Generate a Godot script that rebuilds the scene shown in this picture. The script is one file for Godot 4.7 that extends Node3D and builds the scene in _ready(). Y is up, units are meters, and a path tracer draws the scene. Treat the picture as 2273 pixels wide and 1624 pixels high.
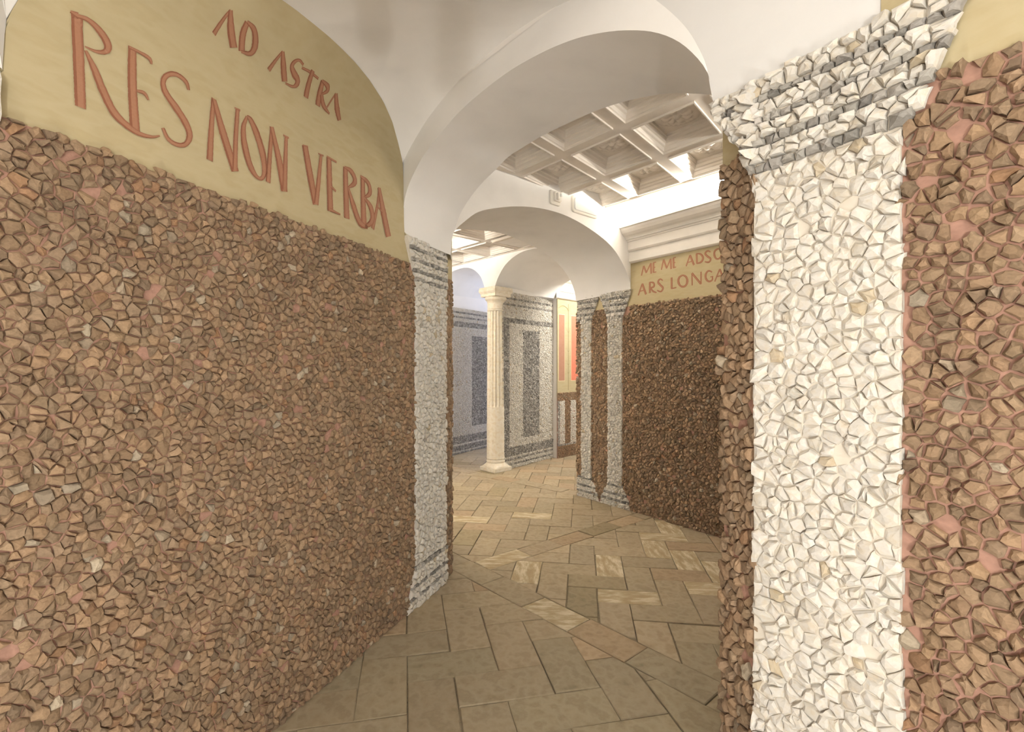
extends Node3D
# A grotto-like suite of rooms faced with crushed stone. Plan coordinates: x to the right, d into the depth, h up (metres).

var rng := RandomNumberGenerator.new()
var M := {}
var stone_total := 0

func V(x: float, h: float, d: float) -> Vector3:
	return Vector3(x, h, -d)

# ---------------------------------------------------------------- helpers
func tag(o: Node, label: String, category := "", kind := "", group := ""):
	if label: o.set_meta("label", label)
	if category: o.set_meta("category", category)
	if kind: o.set_meta("kind", kind)
	if group: o.set_meta("group", group)
	return o

func root(called: String, label: String, category: String, kind := "", at := Vector3.ZERO) -> Node3D:
	var o := Node3D.new()
	o.name = called
	o.position = at
	add_child(o, true)
	tag(o, label, category, kind)
	return o

func put(called: String, mesh: Mesh, mat: Material, parent: Node3D, at := Vector3.ZERO) -> MeshInstance3D:
	var o := MeshInstance3D.new()
	o.name = called
	o.mesh = mesh
	o.material_override = mat
	o.position = at
	parent.add_child(o, true)
	return o

func soup(tris: PackedVector3Array, cols := PackedColorArray()) -> ArrayMesh:
	var a := []
	a.resize(Mesh.ARRAY_MAX)
	a[Mesh.ARRAY_VERTEX] = tris
	if cols.size(): a[Mesh.ARRAY_COLOR] = cols
	var m := ArrayMesh.new()
	m.add_surface_from_arrays(Mesh.PRIMITIVE_TRIANGLES, a)
	return m

func quad(t: PackedVector3Array, a: Vector3, b: Vector3, c: Vector3, d: Vector3):
	t.append(a); t.append(b); t.append(c)
	t.append(a); t.append(c); t.append(d)

# a box given by an origin and three edge vectors
func box_soup(t: PackedVector3Array, o: Vector3, a: Vector3, b: Vector3, c: Vector3):
	quad(t, o, o + a, o + a + b, o + b)
	quad(t, o + c, o + b + c, o + a + b + c, o + a + c)
	quad(t, o, o + c, o + a + c, o + a)
	quad(t, o + b, o + a + b, o + a + b + c, o + b + c)
	quad(t, o, o + b, o + b + c, o + c)
	quad(t, o + a, o + a + c, o + a + b + c, o + a + b)

func resample(p: PackedVector3Array, n: int) -> PackedVector3Array:
	var acc := PackedFloat32Array([0.0])
	for i in range(1, p.size()): acc.append(acc[i - 1] + p[i].distance_to(p[i - 1]))
	var out := PackedVector3Array()
	var k := 0
	for i in n + 1:
		var s: float = acc[acc.size() - 1] * i / n
		while k < p.size() - 2 and acc[k + 1] < s: k += 1
		var l: float = max(acc[k + 1] - acc[k], 1e-6)
		out.append(p[k].lerp(p[k + 1], clampf((s - acc[k]) / l, 0, 1)))
	return out

func smoothed(p: PackedVector3Array, n: int) -> PackedVector3Array:
	var c := Curve3D.new()
	c.bake_interval = 0.01
	for i in p.size():
		var a: Vector3 = p[max(i - 1, 0)]
		var b: Vector3 = p[min(i + 1, p.size() - 1)]
		var dir := (b - a).normalized()
		var li: float = p[i].distance_to(a) * 0.33
		var lo: float = p[i].distance_to(b) * 0.33
		c.add_point(p[i], -dir * li, dir * lo)
	return resample(c.get_baked_points(), n)

# smooth surface through rows of points
func grid_mesh(rows: Array) -> ArrayMesh:
	var st := SurfaceTool.new()
	st.begin(Mesh.PRIMITIVE_TRIANGLES)
	st.set_smooth_group(0)
	var nu: int = rows[0].size()
	for r in rows:
		for p in r: st.add_vertex(p)
	for j in rows.size() - 1:
		for i in nu - 1:
			var a := j * nu + i
			st.add_index(a); st.add_index(a + 1); st.add_index(a + nu + 1)
			st.add_index(a); st.add_index(a + nu + 1); st.add_index(a + nu)
	st.generate_normals()
	return st.commit()

func loft(a: PackedVector3Array, b: PackedVector3Array, n: int, rows_n: int, lift := 0.0) -> ArrayMesh:
	var pa := smoothed(a, n)
	var pb := smoothed(b, n)
	var rows := []
	for j in rows_n + 1:
		var t := float(j) / rows_n
		var r := PackedVector3Array()
		for i in n + 1:
			var s := float(i) / n
			var p: Vector3 = pa[i].lerp(pb[i], t)
			p.y += lift * 4.0 * t * (1.0 - t) * sin(PI * clampf(s, 0, 1))
			r.append(p)
		rows.append(r)
	return grid_mesh(rows)

# the upright face above an arch curve, up to the height top; with ends the face runs on level with the first and last point
func spandrel(curve: PackedVector3Array, top: float, n := 48) -> ArrayMesh:
	var p := smoothed(curve, n)
	var t := PackedVector3Array()
	for i in p.size() - 1:
		quad(t, p[i], p[i + 1], Vector3(p[i + 1].x, top, p[i + 1].z), Vector3(p[i].x, top, p[i].z))
	return soup(t)

# upright slab between two plan points
func slab(x0: float, d0: float, x1: float, d1: float, h0: float, h1: float, thick: float) -> ArrayMesh:
	var t := PackedVector3Array()
	var a := V(x0, h0, d0)
	var along := V(x1, h0, d1) - a
	var side := Vector3(-along.z, 0, along.x).normalized() * thick
	box_soup(t, a, along, Vector3(0, h1 - h0, 0), side)
	return soup(t)

# ---------------------------------------------------------------- a wall plane: u along the wall, v up, w out of it
class Face:
	var o: Vector2
	var d: Vector2
	var n: Vector2
	func _init(ox: float, od: float, dx: float, dd: float, nx: float, nd: float):
		o = Vector2(ox, od)
		d = Vector2(dx, dd).normalized()
		n = Vector2(nx, nd).normalized()
	func at(u: float, v: float, w := 0.0) -> Vector3:
		return Vector3(o.x + d.x * u + n.x * w, v, -(o.y + d.y * u + n.y * w))

func sheet(f: Face, poly: PackedVector2Array, w0: float, w1: float) -> ArrayMesh:
	var t := PackedVector3Array()
	var idx := Geometry2D.triangulate_polygon(poly)
	for i in range(0, idx.size(), 3):
		for k in [0, 1, 2]: t.append(f.at(poly[idx[i + k]].x, poly[idx[i + k]].y, w1))
	for i in poly.size():
		var a := poly[i]
		var b := poly[(i + 1) % poly.size()]
		quad(t, f.at(a.x, a.y, w0), f.at(b.x, b.y, w0), f.at(b.x, b.y, w1), f.at(a.x, a.y, w1))
	return soup(t)

func rect(u0: float, v0: float, u1: float, v1: float) -> PackedVector2Array:
	return PackedVector2Array([Vector2(u0, v0), Vector2(u1, v0), Vector2(u1, v1), Vector2(u0, v1)])

# ---------------------------------------------------------------- crushed stone
func clip(poly: PackedVector2Array, n: Vector2, lim: float) -> PackedVector2Array:
	var out := PackedVector2Array()
	var m := poly.size()
	if m == 0: return out
	var a := poly[m - 1]
	var da := a.dot(n) - lim
	for b in poly:
		var db := b.dot(n) - lim
		if (da <= 0.0) != (db <= 0.0): out.append(a.lerp(b, da / (da - db)))
		if db <= 0.0: out.append(b)
		a = b
		da = db
	return out

func tint(kind: String) -> Color:
	var r := rng.randf()
	var k := rng.randf_range(0.82, 1.14)
	var c: Color
	if kind == "brown":
		k = rng.randf_range(0.88, 1.09)
		c = Color(0.672, 0.556, 0.440).lerp(Color(0.650, 0.555, 0.452), rng.randf())
		if r < 0.018: c = Color(0.75, 0.69, 0.60)
		elif r < 0.03: c = Color(0.69, 0.62, 0.53)
		elif r < 0.05: c = Color(0.665, 0.525, 0.405)
		elif r < 0.22: c = Color(0.62, 0.53, 0.435)
	elif kind == "white":
		k = rng.randf_range(0.95, 1.02)
		c = Color(0.925, 0.910, 0.880).lerp(Color(0.91, 0.89, 0.85), rng.randf())
		if r < 0.02: c = Color(0.84, 0.785, 0.69)
		elif r < 0.10: c = Color(0.86, 0.835, 0.79)
	else:
		c = Color(0.755, 0.735, 0.70).lerp(Color(0.635, 0.62, 0.595), rng.randf())
		if r < 0.15: c = Color(0.78, 0.76, 0.73)
	k *= 0.895 if kind == "brown" else 0.905
	return Color(c.r * k, c.g * k, c.b * k).srgb_to_linear()

# one angular stone over a footprint: flanks up to an uneven rim, a broken shoulder, and a tilted face or ridge on top
func stone(f: Face, cell: PackedVector2Array, c: Vector2, size: float, h: float, w0: float, t: PackedVector3Array):
	var poly := PackedVector2Array()
	for i in cell.size():
		var p := cell[i]
		var q := cell[(i + 1) % cell.size()]
		poly.append(p)
		if p.distance_to(q) > 0.55 * size and cell.size() < 7:
			var m := p.lerp(q, rng.randf_range(0.35, 0.65))
			poly.append(m + (c - m) * rng.randf_range(-0.06, 0.16))
	var n := poly.size()
	var tilt := Vector2(rng.randf_range(-1, 1), rng.randf_range(-1.3, 0.8)) * 0.75 / size
	if rng.randf() < 0.15: h *= 1.4
	var foot := PackedVector3Array()
	var rim := PackedVector3Array()
	var top := PackedVector3Array()
	var rimh := rng.randf_range(0.28, 0.5)
	var k := rng.randf_range(0.50, 0.80)
	var sh := Vector2(rng.randf_range(-0.12, 0.12), rng.randf_range(-0.12, 0.12)) * size
	for p in poly:
		foot.append(f.at(p.x, p.y, w0 - 0.004))
		var q := c + (p - c) * rng.randf_range(0.90, 1.0)
		rim.append(f.at(q.x, q.y, w0 + h * clampf(rimh + rng.randf_range(-0.15, 0.15) + 0.35 * tilt.dot(p - c), 0.06, 0.8)))
		var r := c + sh + (p - c) * k * rng.randf_range(0.84, 1.14)
		top.append(f.at(r.x, r.y, w0 + h * clampf(0.82 + rng.randf_range(-0.07, 0.07) + 0.6 * tilt.dot(r - c), 0.35, 1.25)))
	var ax := poly[0] - c
	for p in poly:
		if (p - c).length() > ax.length(): ax = p - c
	ax = ax.rotated(rng.randf_range(-0.6, 0.6))
	var g := c + sh + ax * k * rng.randf_range(-0.45, 0.45)
	var apex := f.at(g.x, g.y, w0 + h * clampf(rng.randf_range(0.86, 1.08) + 0.5 * tilt.dot(g - c), 0.5, 1.4))
	for i in n:
		var j := (i + 1) % n
		quad(t, foot[i], foot[j], rim[j], rim[i])
		quad(t, rim[i], rim[j], top[j], top[i])
		t.append(top[i]); t.append(top[j]); t.append(apex)

# regions: dictionaries with poly, kind, su, sv, h (range), and maybe drop (share left out), w (base), holes (polygons left free), rag
func stones(parent: Node3D, f: Face, regions: Array, eye: Vector3, most := 300, seed_ := 1):
	rng.seed = seed_
	var records := []
	for g in regions:
		var poly: PackedVector2Array = g.poly
		var lo := poly[0]
		var hi := poly[0]
		for p in poly:
			lo = lo.min(p)
			hi = hi.max(p)
		var su: float = g.su
		var sv: float = g.sv
		var nx := maxi(1, roundi((hi.x - lo.x) / su))
		var ny := maxi(1, roundi((hi.y - lo.y) / sv))
		su = (hi.x - lo.x) / nx
		sv = (hi.y - lo.y) / ny
		var jit: float = g.get("jit", 0.46)
		var seeds := PackedVector2Array()
		var weights := PackedFloat32Array()
		var W := nx + 6
		for iy in range(-3, ny + 3):
			for ix in range(-3, nx + 3):
				seeds.append(lo + Vector2((ix + 0.5 + (0.25 if iy & 1 else -0.25) + rng.randf_range(-jit, jit)) * su, (iy + 0.5 + rng.randf_range(-jit, jit) * g.get("jv", 1.0)) * sv))
				weights.append(rng.randf_range(-0.16, 0.16) * su * sv)
		# outward edges of the region
		var en := PackedVector2Array()
		var el := PackedFloat32Array()
		var cw := Geometry2D.is_polygon_clockwise(poly)
		for i in poly.size():
			var e := poly[(i + 1) % poly.size()] - poly[i]
			var nn := Vector2(e.y, -e.x).normalized() * (-1.0 if cw else 1.0)
			en.append(nn)
			el.append(nn.dot(poly[i]))
		var rag: float = g.get("rag", 0.12) * minf(su, sv)
		var free: Array = g.get("holes", [])
		var held := PackedByteArray()
		for s in seeds:
			var inside := true
			for k in en.size():
				if s.dot(en[k]) > el[k]: inside = false
			if inside:
				for hole in free:
					if Geometry2D.is_point_in_polygon(s, hole): inside = false
			held.append(1 if inside else 0)
		for iy in range(1, ny + 5):
			for ix in range(1, nx + 5):
				var id := iy * W + ix
				var s := seeds[id]
				if not held[id] or rng.randf() < g.get("drop", 0.008): continue
				var cell := PackedVector2Array([s + Vector2(-1.3 * su, -1.3 * sv), s + Vector2(1.3 * su, -1.3 * sv), s + Vector2(1.3 * su, 1.3 * sv), s + Vector2(-1.3 * su, 1.3 * sv)])
				var ws := weights[id]
				for jy in range(-2, 3):
					for jx in range(-2, 3):
						if jx == 0 and jy == 0: continue
						var jd := id + jy * W + jx
						if jd < 0 or jd >= seeds.size(): continue
						if not held[jd] and free.is_empty(): continue
						var q := seeds[jd]
						var n2 := q - s
						var l2 := n2.length_squared()
						if l2 < 1e-8: continue
						cell = clip(cell, n2, s.dot(n2) + 0.5 * (l2 + ws - weights[jd]))
				for k in en.size():
					cell = clip(cell, en[k], el[k] + rng.randf_range(-0.6, 1.0) * rag)
				if cell.size() < 3: continue
				# drop short edges, then leave a joint
				var c := Vector2.ZERO
				for p in cell: c += p
				c /= cell.size()
				var kept := PackedVector2Array()
				for p in cell:
					if kept.is_empty() or p.distance_to(kept[kept.size() - 1]) > 0.17 * su: kept.append(p)
				if kept.size() > 3 and kept[0].distance_to(kept[kept.size() - 1]) < 0.17 * su: kept.remove_at(kept.size() - 1)
				if kept.size() < 3: continue
				var area := 0.0
				for i in kept.size(): area += kept[i].cross(kept[(i + 1) % kept.size()])
				area = absf(area) * 0.5
				if area < 0.12 * su * sv: continue
				var size := sqrt(area)
				var gap: float = g.get("gap", 0.0003) + rng.randf() * 0.0008
				var k1 := clampf(1.0 - 2.0 * gap / size, 0.7, 1.0)
				for i in kept.size(): kept[i] = c + (kept[i] - c) * k1 * rng.randf_range(0.95, 1.06)
				var here := f.at(c.x, c.y)
				var look := (eye - here)
				var facing := absf(look.normalized().dot(Vector3(f.n.x, 0, -f.n.y)))
				var rank: float = area * facing / look.length_squared()
				var to := here - eye   # stones behind the viewer rank last
				if to.z > -0.4 or absf(to.x) > -to.z * 1.06 or absf(to.y) > -to.z * 0.78: rank *= 0.02
				records.append([rank, kept, c, size, g])
	records.sort_custom(func(a, b): return a[0] > b[0])
	var taken := {}
	var rest := {}
	for r in records:
		var g: Dictionary = r[4]
		var kind: String = g.kind
		var h: float = rng.randf_range(g.h[0], g.h[1])
		var t := PackedVector3Array()
		stone(f, r[1], r[2], r[3], h, g.get("w", 0.0), t)
		stone_total += t.size() / 3
		var col := tint(kind)
		var cols := PackedColorArray()
		cols.resize(t.size())
		cols.fill(col)
		taken[kind] = taken.get(kind, 0) + 1
		if taken[kind] <= most:
			put(kind + "_stone", soup(t, cols), M[kind], parent)
		else:
			if not rest.has(kind): rest[kind] = [PackedVector3Array(), PackedColorArray()]
			rest[kind][0].append_array(t)
			rest[kind][1].append_array(cols)
	for kind in rest:
		var o := put(kind + "_rubble", soup(rest[kind][0], rest[kind][1]), M[kind], parent)
		o.set_meta("kind", "stuff")

# a capital or a base of stone courses: white rows with narrow grey rows between, as wide as the outline allows
func courses(rows: Array, widen: Callable, u0: float, u1: float, su: float, extra := {}) -> Array:
	var out := []
	for r in rows:   # kind, v0, v1
		var a: Vector2 = widen.call(r[1])
		var b: Vector2 = widen.call(r[2])
		var poly := PackedVector2Array([Vector2(u0 - a.x, r[1]), Vector2(u1 + a.y, r[1]), Vector2(u1 + b.y, r[2]), Vector2(u0 - b.x, r[2])])
		var n := maxi(1, roundi((r[2] - r[1]) / (su * 0.8)))
		var g := {"poly": poly, "kind": r[0], "su": su * (0.9 if r[0] == "grey" else 1.15), "sv": (r[2] - r[1]) / n, "h": [0.014, 0.026] if r[0] == "grey" else [0.02, 0.036], "drop": 0.0, "jv": 0.45, "rag": 0.2}
		g.merge(extra, true)
		out.append(g)
	return out

# ---------------------------------------------------------------- lettering: brush strokes laid on the plaster
func letters(parent: Node3D, f: Face, glyphs: Array, w: float, curl := false):
	for g in glyphs:
		var t := PackedVector3Array()
		var cols := PackedColorArray()
		var z := w
		for s in g:
			var c2 := Curve2D.new()
			c2.bake_interval = 0.008
			var pts := PackedVector2Array()
			for i in range(0, s.size(), 3): pts.append(Vector2(s[i], s[i + 1]) * 0.001)
			for i in pts.size():
				var a := pts[maxi(i - 1, 0)]
				var b := pts[mini(i + 1, pts.size() - 1)]
				var dir := (b - a).normalized()
				c2.add_point(pts[i], -dir * pts[i].distance_to(a) * 0.33, dir * pts[i].distance_to(b) * 0.33)
			var along := c2.get_baked_points()
			var seg := PackedFloat32Array()
			for p in pts: seg.append(c2.get_closest_offset(p))
			if s.size() > 6 and pts[0].distance_to(pts[pts.size() - 1]) < 0.004: seg[seg.size() - 1] = c2.get_baked_length()
			var len := 0.0
			var pl := []
			var k := 0
			for i in along.size():
				if i: len += along[i].distance_to(along[i - 1])
				while k < pts.size() - 2 and seg[k + 1] < len: k += 1
				var f2 := clampf((len - seg[k]) / maxf(seg[k + 1] - seg[k], 1e-5), 0, 1)
				var wid := lerpf(s[k * 3 + 2], s[k * 3 + 5], f2) * 0.0005 * rng.randf_range(0.95, 1.05)
				var dir := (along[mini(i + 1, along.size() - 1)] - along[maxi(i - 1, 0)]).normalized()
				var nn := Vector2(-dir.y, dir.x)
				var row := []
				for q in [-1.0, -0.55, 0.45, 1.0]: row.append(along[i] + nn * wid * q)
				pl.append(row)
			var dark := Color(0.545, 0.360, 0.285).srgb_to_linear()
			var mid := Color(0.640, 0.470, 0.375).srgb_to_linear()
			for i in pl.size() - 1:
				for q in 3:
					var aa: Vector2 = pl[i][q]
					var bb: Vector2 = pl[i][q + 1]
					var cc: Vector2 = pl[i + 1][q + 1]
					var dd: Vector2 = pl[i + 1][q]
					if curl: quad(t, f.at(aa.x, aa.y, z + curl_at(aa)), f.at(bb.x, bb.y, z + curl_at(bb)), f.at(cc.x, cc.y, z + curl_at(cc)), f.at(dd.x, dd.y, z + curl_at(dd)))
					else: quad(t, f.at(aa.x, aa.y, z), f.at(bb.x, bb.y, z), f.at(cc.x, cc.y, z), f.at(dd.x, dd.y, z))
					var l := dark if q != 1 else mid
					var r := dark if q != 1 else mid
					if q == 0: r = mid.lerp(dark, 0.3)
					for cx in [l, r, r, l, r, l]: cols.append(cx)
			z += 0.0003
		put("letter", soup(t, cols), M.paint, parent)

# ---------------------------------------------------------------- materials
func noise_tex(freq: float, ramp: Array, size := 512, octaves := 5, type := FastNoiseLite.TYPE_SIMPLEX_SMOOTH, seed_ := 3, normal := 0.0) -> NoiseTexture2D:
	var n := FastNoiseLite.new()
	n.seed = seed_
	n.noise_type = type
	n.frequency = freq
	n.fractal_octaves = octaves
	var t := NoiseTexture2D.new()
	t.width = size
	t.height = size
	t.seamless = true
	t.noise = n
	if normal > 0.0:
		t.as_normal_map = true
		t.bump_strength = normal
	elif ramp.size():
		var g := Gradient.new()
		g.offsets = PackedFloat32Array()
		g.colors = PackedColorArray()
		for i in ramp.size(): g.add_point(float(i) / (ramp.size() - 1), ramp[i])
		t.color_ramp = g
	return t

func matte(c: Color, rough := 0.9, tex: Texture2D = null, scale := 1.0, nor: Texture2D = null, nscale := 0.5, vertex := false, nsc := 0.0) -> StandardMaterial3D:
	var m := StandardMaterial3D.new()
	m.albedo_color = c
	m.roughness = rough
	m.metallic_specular = 0.3
	m.vertex_color_use_as_albedo = vertex
	m.uv1_triplanar = true
	m.uv1_world_triplanar = true
	m.uv1_scale = Vector3.ONE * scale
	if tex: m.albedo_texture = tex
	if nor:
		m.normal_enabled = true
		m.normal_texture = nor
		m.normal_scale = nscale
	return m

func make_materials():
	var g := func(v): return Color(v, v, v)
	var mottle := noise_tex(0.012, [g.call(0.80), g.call(0.93), g.call(1.0), g.call(0.90), g.call(1.0)], 512, 5)
	var rockn := noise_tex(0.012, [], 512, 6, FastNoiseLite.TYPE_SIMPLEX_SMOOTH, 7, 9.0)
	var faint := noise_tex(0.006, [g.call(0.955), g.call(0.985), g.call(1.0), g.call(0.98)], 512, 5, FastNoiseLite.TYPE_SIMPLEX_SMOOTH, 9)
	var plastern := noise_tex(0.01, [], 512, 4, FastNoiseLite.TYPE_SIMPLEX_SMOOTH, 12, 2.0)
	M.brown = matte(Color.WHITE, 0.88, mottle, 9.0, rockn, 0.9, true)
	M.white = matte(Color.WHITE, 0.85, mottle, 6.0, rockn, 0.7, true)
	M.white.albedo_texture = noise_tex(0.012, [g.call(0.92), g.call(0.98), g.call(1.0), Color(0.98, 0.95, 0.90), g.call(1.0)], 512, 5, FastNoiseLite.TYPE_SIMPLEX_SMOOTH, 21)
	M.grey = matte(Color.WHITE, 0.85, mottle, 7.0, rockn, 0.7, true)
	M.pink = matte(Color(0.67, 0.525, 0.46), 0.95, mottle, 3.0, rockn, 0.5)
	M.cream = matte(Color(0.84, 0.81, 0.755), 0.95, faint, 3.0, rockn, 0.4)
	M.slate = matte(Color(0.60, 0.57, 0.53), 0.95, mottle, 3.0, rockn, 0.4)
	M.plaster = matte(Color(0.945, 0.93, 0.91), 0.92, faint, 0.7, plastern, 0.12)
	M.vault = matte(Color(0.92, 0.91, 0.895), 0.92, faint, 0.6, plastern, 0.12)
	M.vault_toned_down = matte(Color(0.855, 0.85, 0.84), 0.92, faint, 0.6, plastern, 0.2)  # same vault plaster, darkened in colour where the lamps overlight the right cell
	var brush := noise_tex(0.01, [Color(0.95, 0.94, 0.91), Color(0.985, 0.98, 0.97), Color(1, 1, 1), Color(0.97, 0.96, 0.935), Color(1, 0.99, 0.97)], 512, 5, FastNoiseLite.TYPE_SIMPLEX_SMOOTH, 31)
	M.ochre = matte(Color(0.715, 0.665, 0.535), 0.85, brush, 1.0, plastern, 0.15)
	M.ochre.uv1_scale = Vector3(0.9, 2.4, 0.9)
	M.paint = matte(Color.WHITE, 0.8, brush, 9.0, null, 0.5, true)
	M.moulding = matte(Color(0.94, 0.92, 0.89), 0.8, faint, 1.5)
	M.coffer = matte(Color(0.90, 0.865, 0.82), 0.85, faint, 1.5)
	M.marble = matte(Color(0.92, 0.895, 0.84), 0.7, noise_tex(0.008, [Color(0.88, 0.84, 0.77), Color(0.98, 0.97, 0.95), Color(1, 1, 1), Color(0.95, 0.92, 0.87), Color(1, 1, 0.98)], 512, 5, FastNoiseLite.TYPE_SIMPLEX_SMOOTH, 41), 2.0, plastern, 0.5)
	var worn := noise_tex(0.009, [Color(0.84, 0.83, 0.80), Color(0.95, 0.94, 0.92), Color(1, 1, 1), Color(0.91, 0.90, 0.88), Color(0.98, 0.97, 0.95)], 1024, 6, FastNoiseLite.TYPE_SIMPLEX_SMOOTH, 51)
	M.tile = matte(Color.WHITE, 0.72, worn, 0.9, rockn, 0.22, true)
	M.tile.metallic_specular = 0.35
	M.grout = matte(Color(0.55, 0.50, 0.41), 0.95, mottle, 4.0, rockn, 0.5)
	var lime := noise_tex(0.0045, [Color(0.70, 0.64, 0.53), Color(0.71, 0.65, 0.54), Color(0.73, 0.67, 0.56), Color(0.77, 0.72, 0.62), Color(0.86, 0.82, 0.74), Color(0.91, 0.88, 0.81), Color(0.95, 0.92, 0.86)], 1024, 8, FastNoiseLite.TYPE_SIMPLEX_SMOOTH, 61)
	lime.noise.fractal_gain = 0.62
	M.limed = matte(Color(0.88, 0.86, 0.82), 0.85, lime, 1.0, rockn, 0.3)
	M.limed.uv1_scale = Vector3(0.8, 1.0, 2.8)
	M.limed2 = M.limed.duplicate()
	M.limed2.uv1_scale = Vector3(2.8, 1.0, 0.8)
	M.plastic = matte(Color(0.93, 0.91, 0.87), 0.45)
	M.lens = matte(Color(0.95, 0.95, 0.94), 0.25)
	M.purple = matte(Color(0.66, 0.50, 0.42), 0.9, brush, 2.0)
	M.red = matte(Color(0.83, 0.50, 0.41), 0.9, brush, 2.0)
	M.vine = matte(Color(0.50, 0.44, 0.30), 0.9)
	M.pale = matte(Color(0.84, 0.78, 0.64), 0.9)

func glow(c: Color, e: float) -> StandardMaterial3D:
	var m := StandardMaterial3D.new()
	m.albedo_color = c
	m.emission_enabled = true
	m.emission = c
	m.emission_energy_multiplier = e
	return m

# a lamp: a glowing plate with an area light just before it, facing towards
func plate_lamp(called: String, label: String, at: Vector3, along: Vector3, towards: Vector3, size: Vector2, color: Color, energy: float, shine: float):
	var o := root(called, label, "light", "", at)
	var x := along.normalized()
	var z := -towards.normalized()
	var y := z.cross(x).normalized()
	o.basis = Basis(x, y, z)
	var b := BoxMesh.new()
	b.size = Vector3(size.x, size.y, 0.012)
	put("diffuser", b, glow(color, shine), o)
	var r := BoxMesh.new()
	r.size = Vector3(size.x + 0.03, size.y + 0.03, 0.02)
	put("housing", r, M.plastic, o, Vector3(0, 0, 0.017))
	var l := AreaLight3D.new()
	l.name = "area_light"
	l.area_size = size
	l.light_color = color
	l.light_energy = energy
	l.area_range = 12.0
	l.shadow_enabled = true
	l.position = Vector3(0, 0, -0.012)
	o.add_child(l, true)

# ---------------------------------------------------------------- floor
var tile_records := []

func lay(region: PackedVector2Array, anchor: Vector2, a: Vector2, w: float, span: int):
	var b := Vector2(-a.y, a.x)
	for y in range(-span, span):
		for x in range(-span, span):
			var c := posmod(x + y, 4)
			if c != 0 and c != 2: continue
			var sx := w * (2 if c == 0 else 1)
			var sy := w * (1 if c == 0 else 2)
			var p0 := anchor + a * (x * w) + b * (y * w)
			var r := PackedVector2Array([p0, p0 + a * sx, p0 + a * sx + b * sy, p0 + b * sy])
			for piece in Geometry2D.intersect_polygons(r, region): one_tile(piece, c == 0)

func row_of_tiles(p: Vector2, dir: Vector2, side: Vector2, width: float, length: float, total: float):
	var s := 0.0
	while s < total:
		var l := length * rng.randf_range(0.9, 1.12)
		var a := p + dir * s
		one_tile(PackedVector2Array([a, a + dir * l, a + dir * l + side * width, a + side * width]), true)
		s += l

func one_tile(poly: PackedVector2Array, lying: bool):
	var c := Vector2.ZERO
	for p in poly: c += p
	c /= poly.size()
	var area := 0.0
	for i in poly.size(): area += poly[i].cross(poly[(i + 1) % poly.size()])
	area *= 0.5
	if absf(area) < 0.002: return
	var q := PackedVector2Array()
	var shrunk := Geometry2D.offset_polygon(poly if area > 0 else poly, -rng.randf_range(0.0012, 0.0032), Geometry2D.JOIN_MITER)
	if shrunk.is_empty(): return
	for p in shrunk[0]: q.append(p + Vector2(rng.randf_range(-1, 1), rng.randf_range(-1, 1)) * 0.0035)
	tile_records.append([absf(area) / maxf(c.length_squared() * c.length(), 0.5) * (1.0 if c.y > 0.8 and absf(c.x) < c.y else 0.02), q, lying, c])

func tile_mesh(q: PackedVector2Array, y: float, t: PackedVector3Array):
	var inner := Geometry2D.offset_polygon(q, -0.004, Geometry2D.JOIN_MITER)
	var top: PackedVector2Array = inner[0] if inner.size() and inner[0].size() == q.size() else q
	var shift := 0
	for k in q.size():
		if top[k].distance_to(q[0]) < top[shift].distance_to(q[0]): shift = k
	var n := q.size()
	var idx := Geometry2D.triangulate_polygon(top)
	var dx := rng.randf_range(-0.004, 0.004)
	var dz := rng.randf_range(-0.004, 0.004)
	var lift := func(p: Vector2) -> float: return y + (p - q[0]).x * dx + (p - q[0]).y * dz
	for i in idx.size(): t.append(V(top[idx[i]].x, lift.call(top[idx[i]]), top[idx[i]].y))
	for i in n:
		var j := (i + 1) % n
		var ti := top[(i + shift) % n]
		var tj := top[(j + shift) % n]
		quad(t, V(q[i].x, y - 0.003, q[i].y), V(q[j].x, y - 0.003, q[j].y), V(tj.x, lift.call(tj), tj.y), V(ti.x, lift.call(ti), ti.y))
		quad(t, V(q[i].x, -0.02, q[i].y), V(q[j].x, -0.02, q[j].y), V(q[j].x, y - 0.003, q[j].y), V(q[i].x, y - 0.003, q[i].y))

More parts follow.
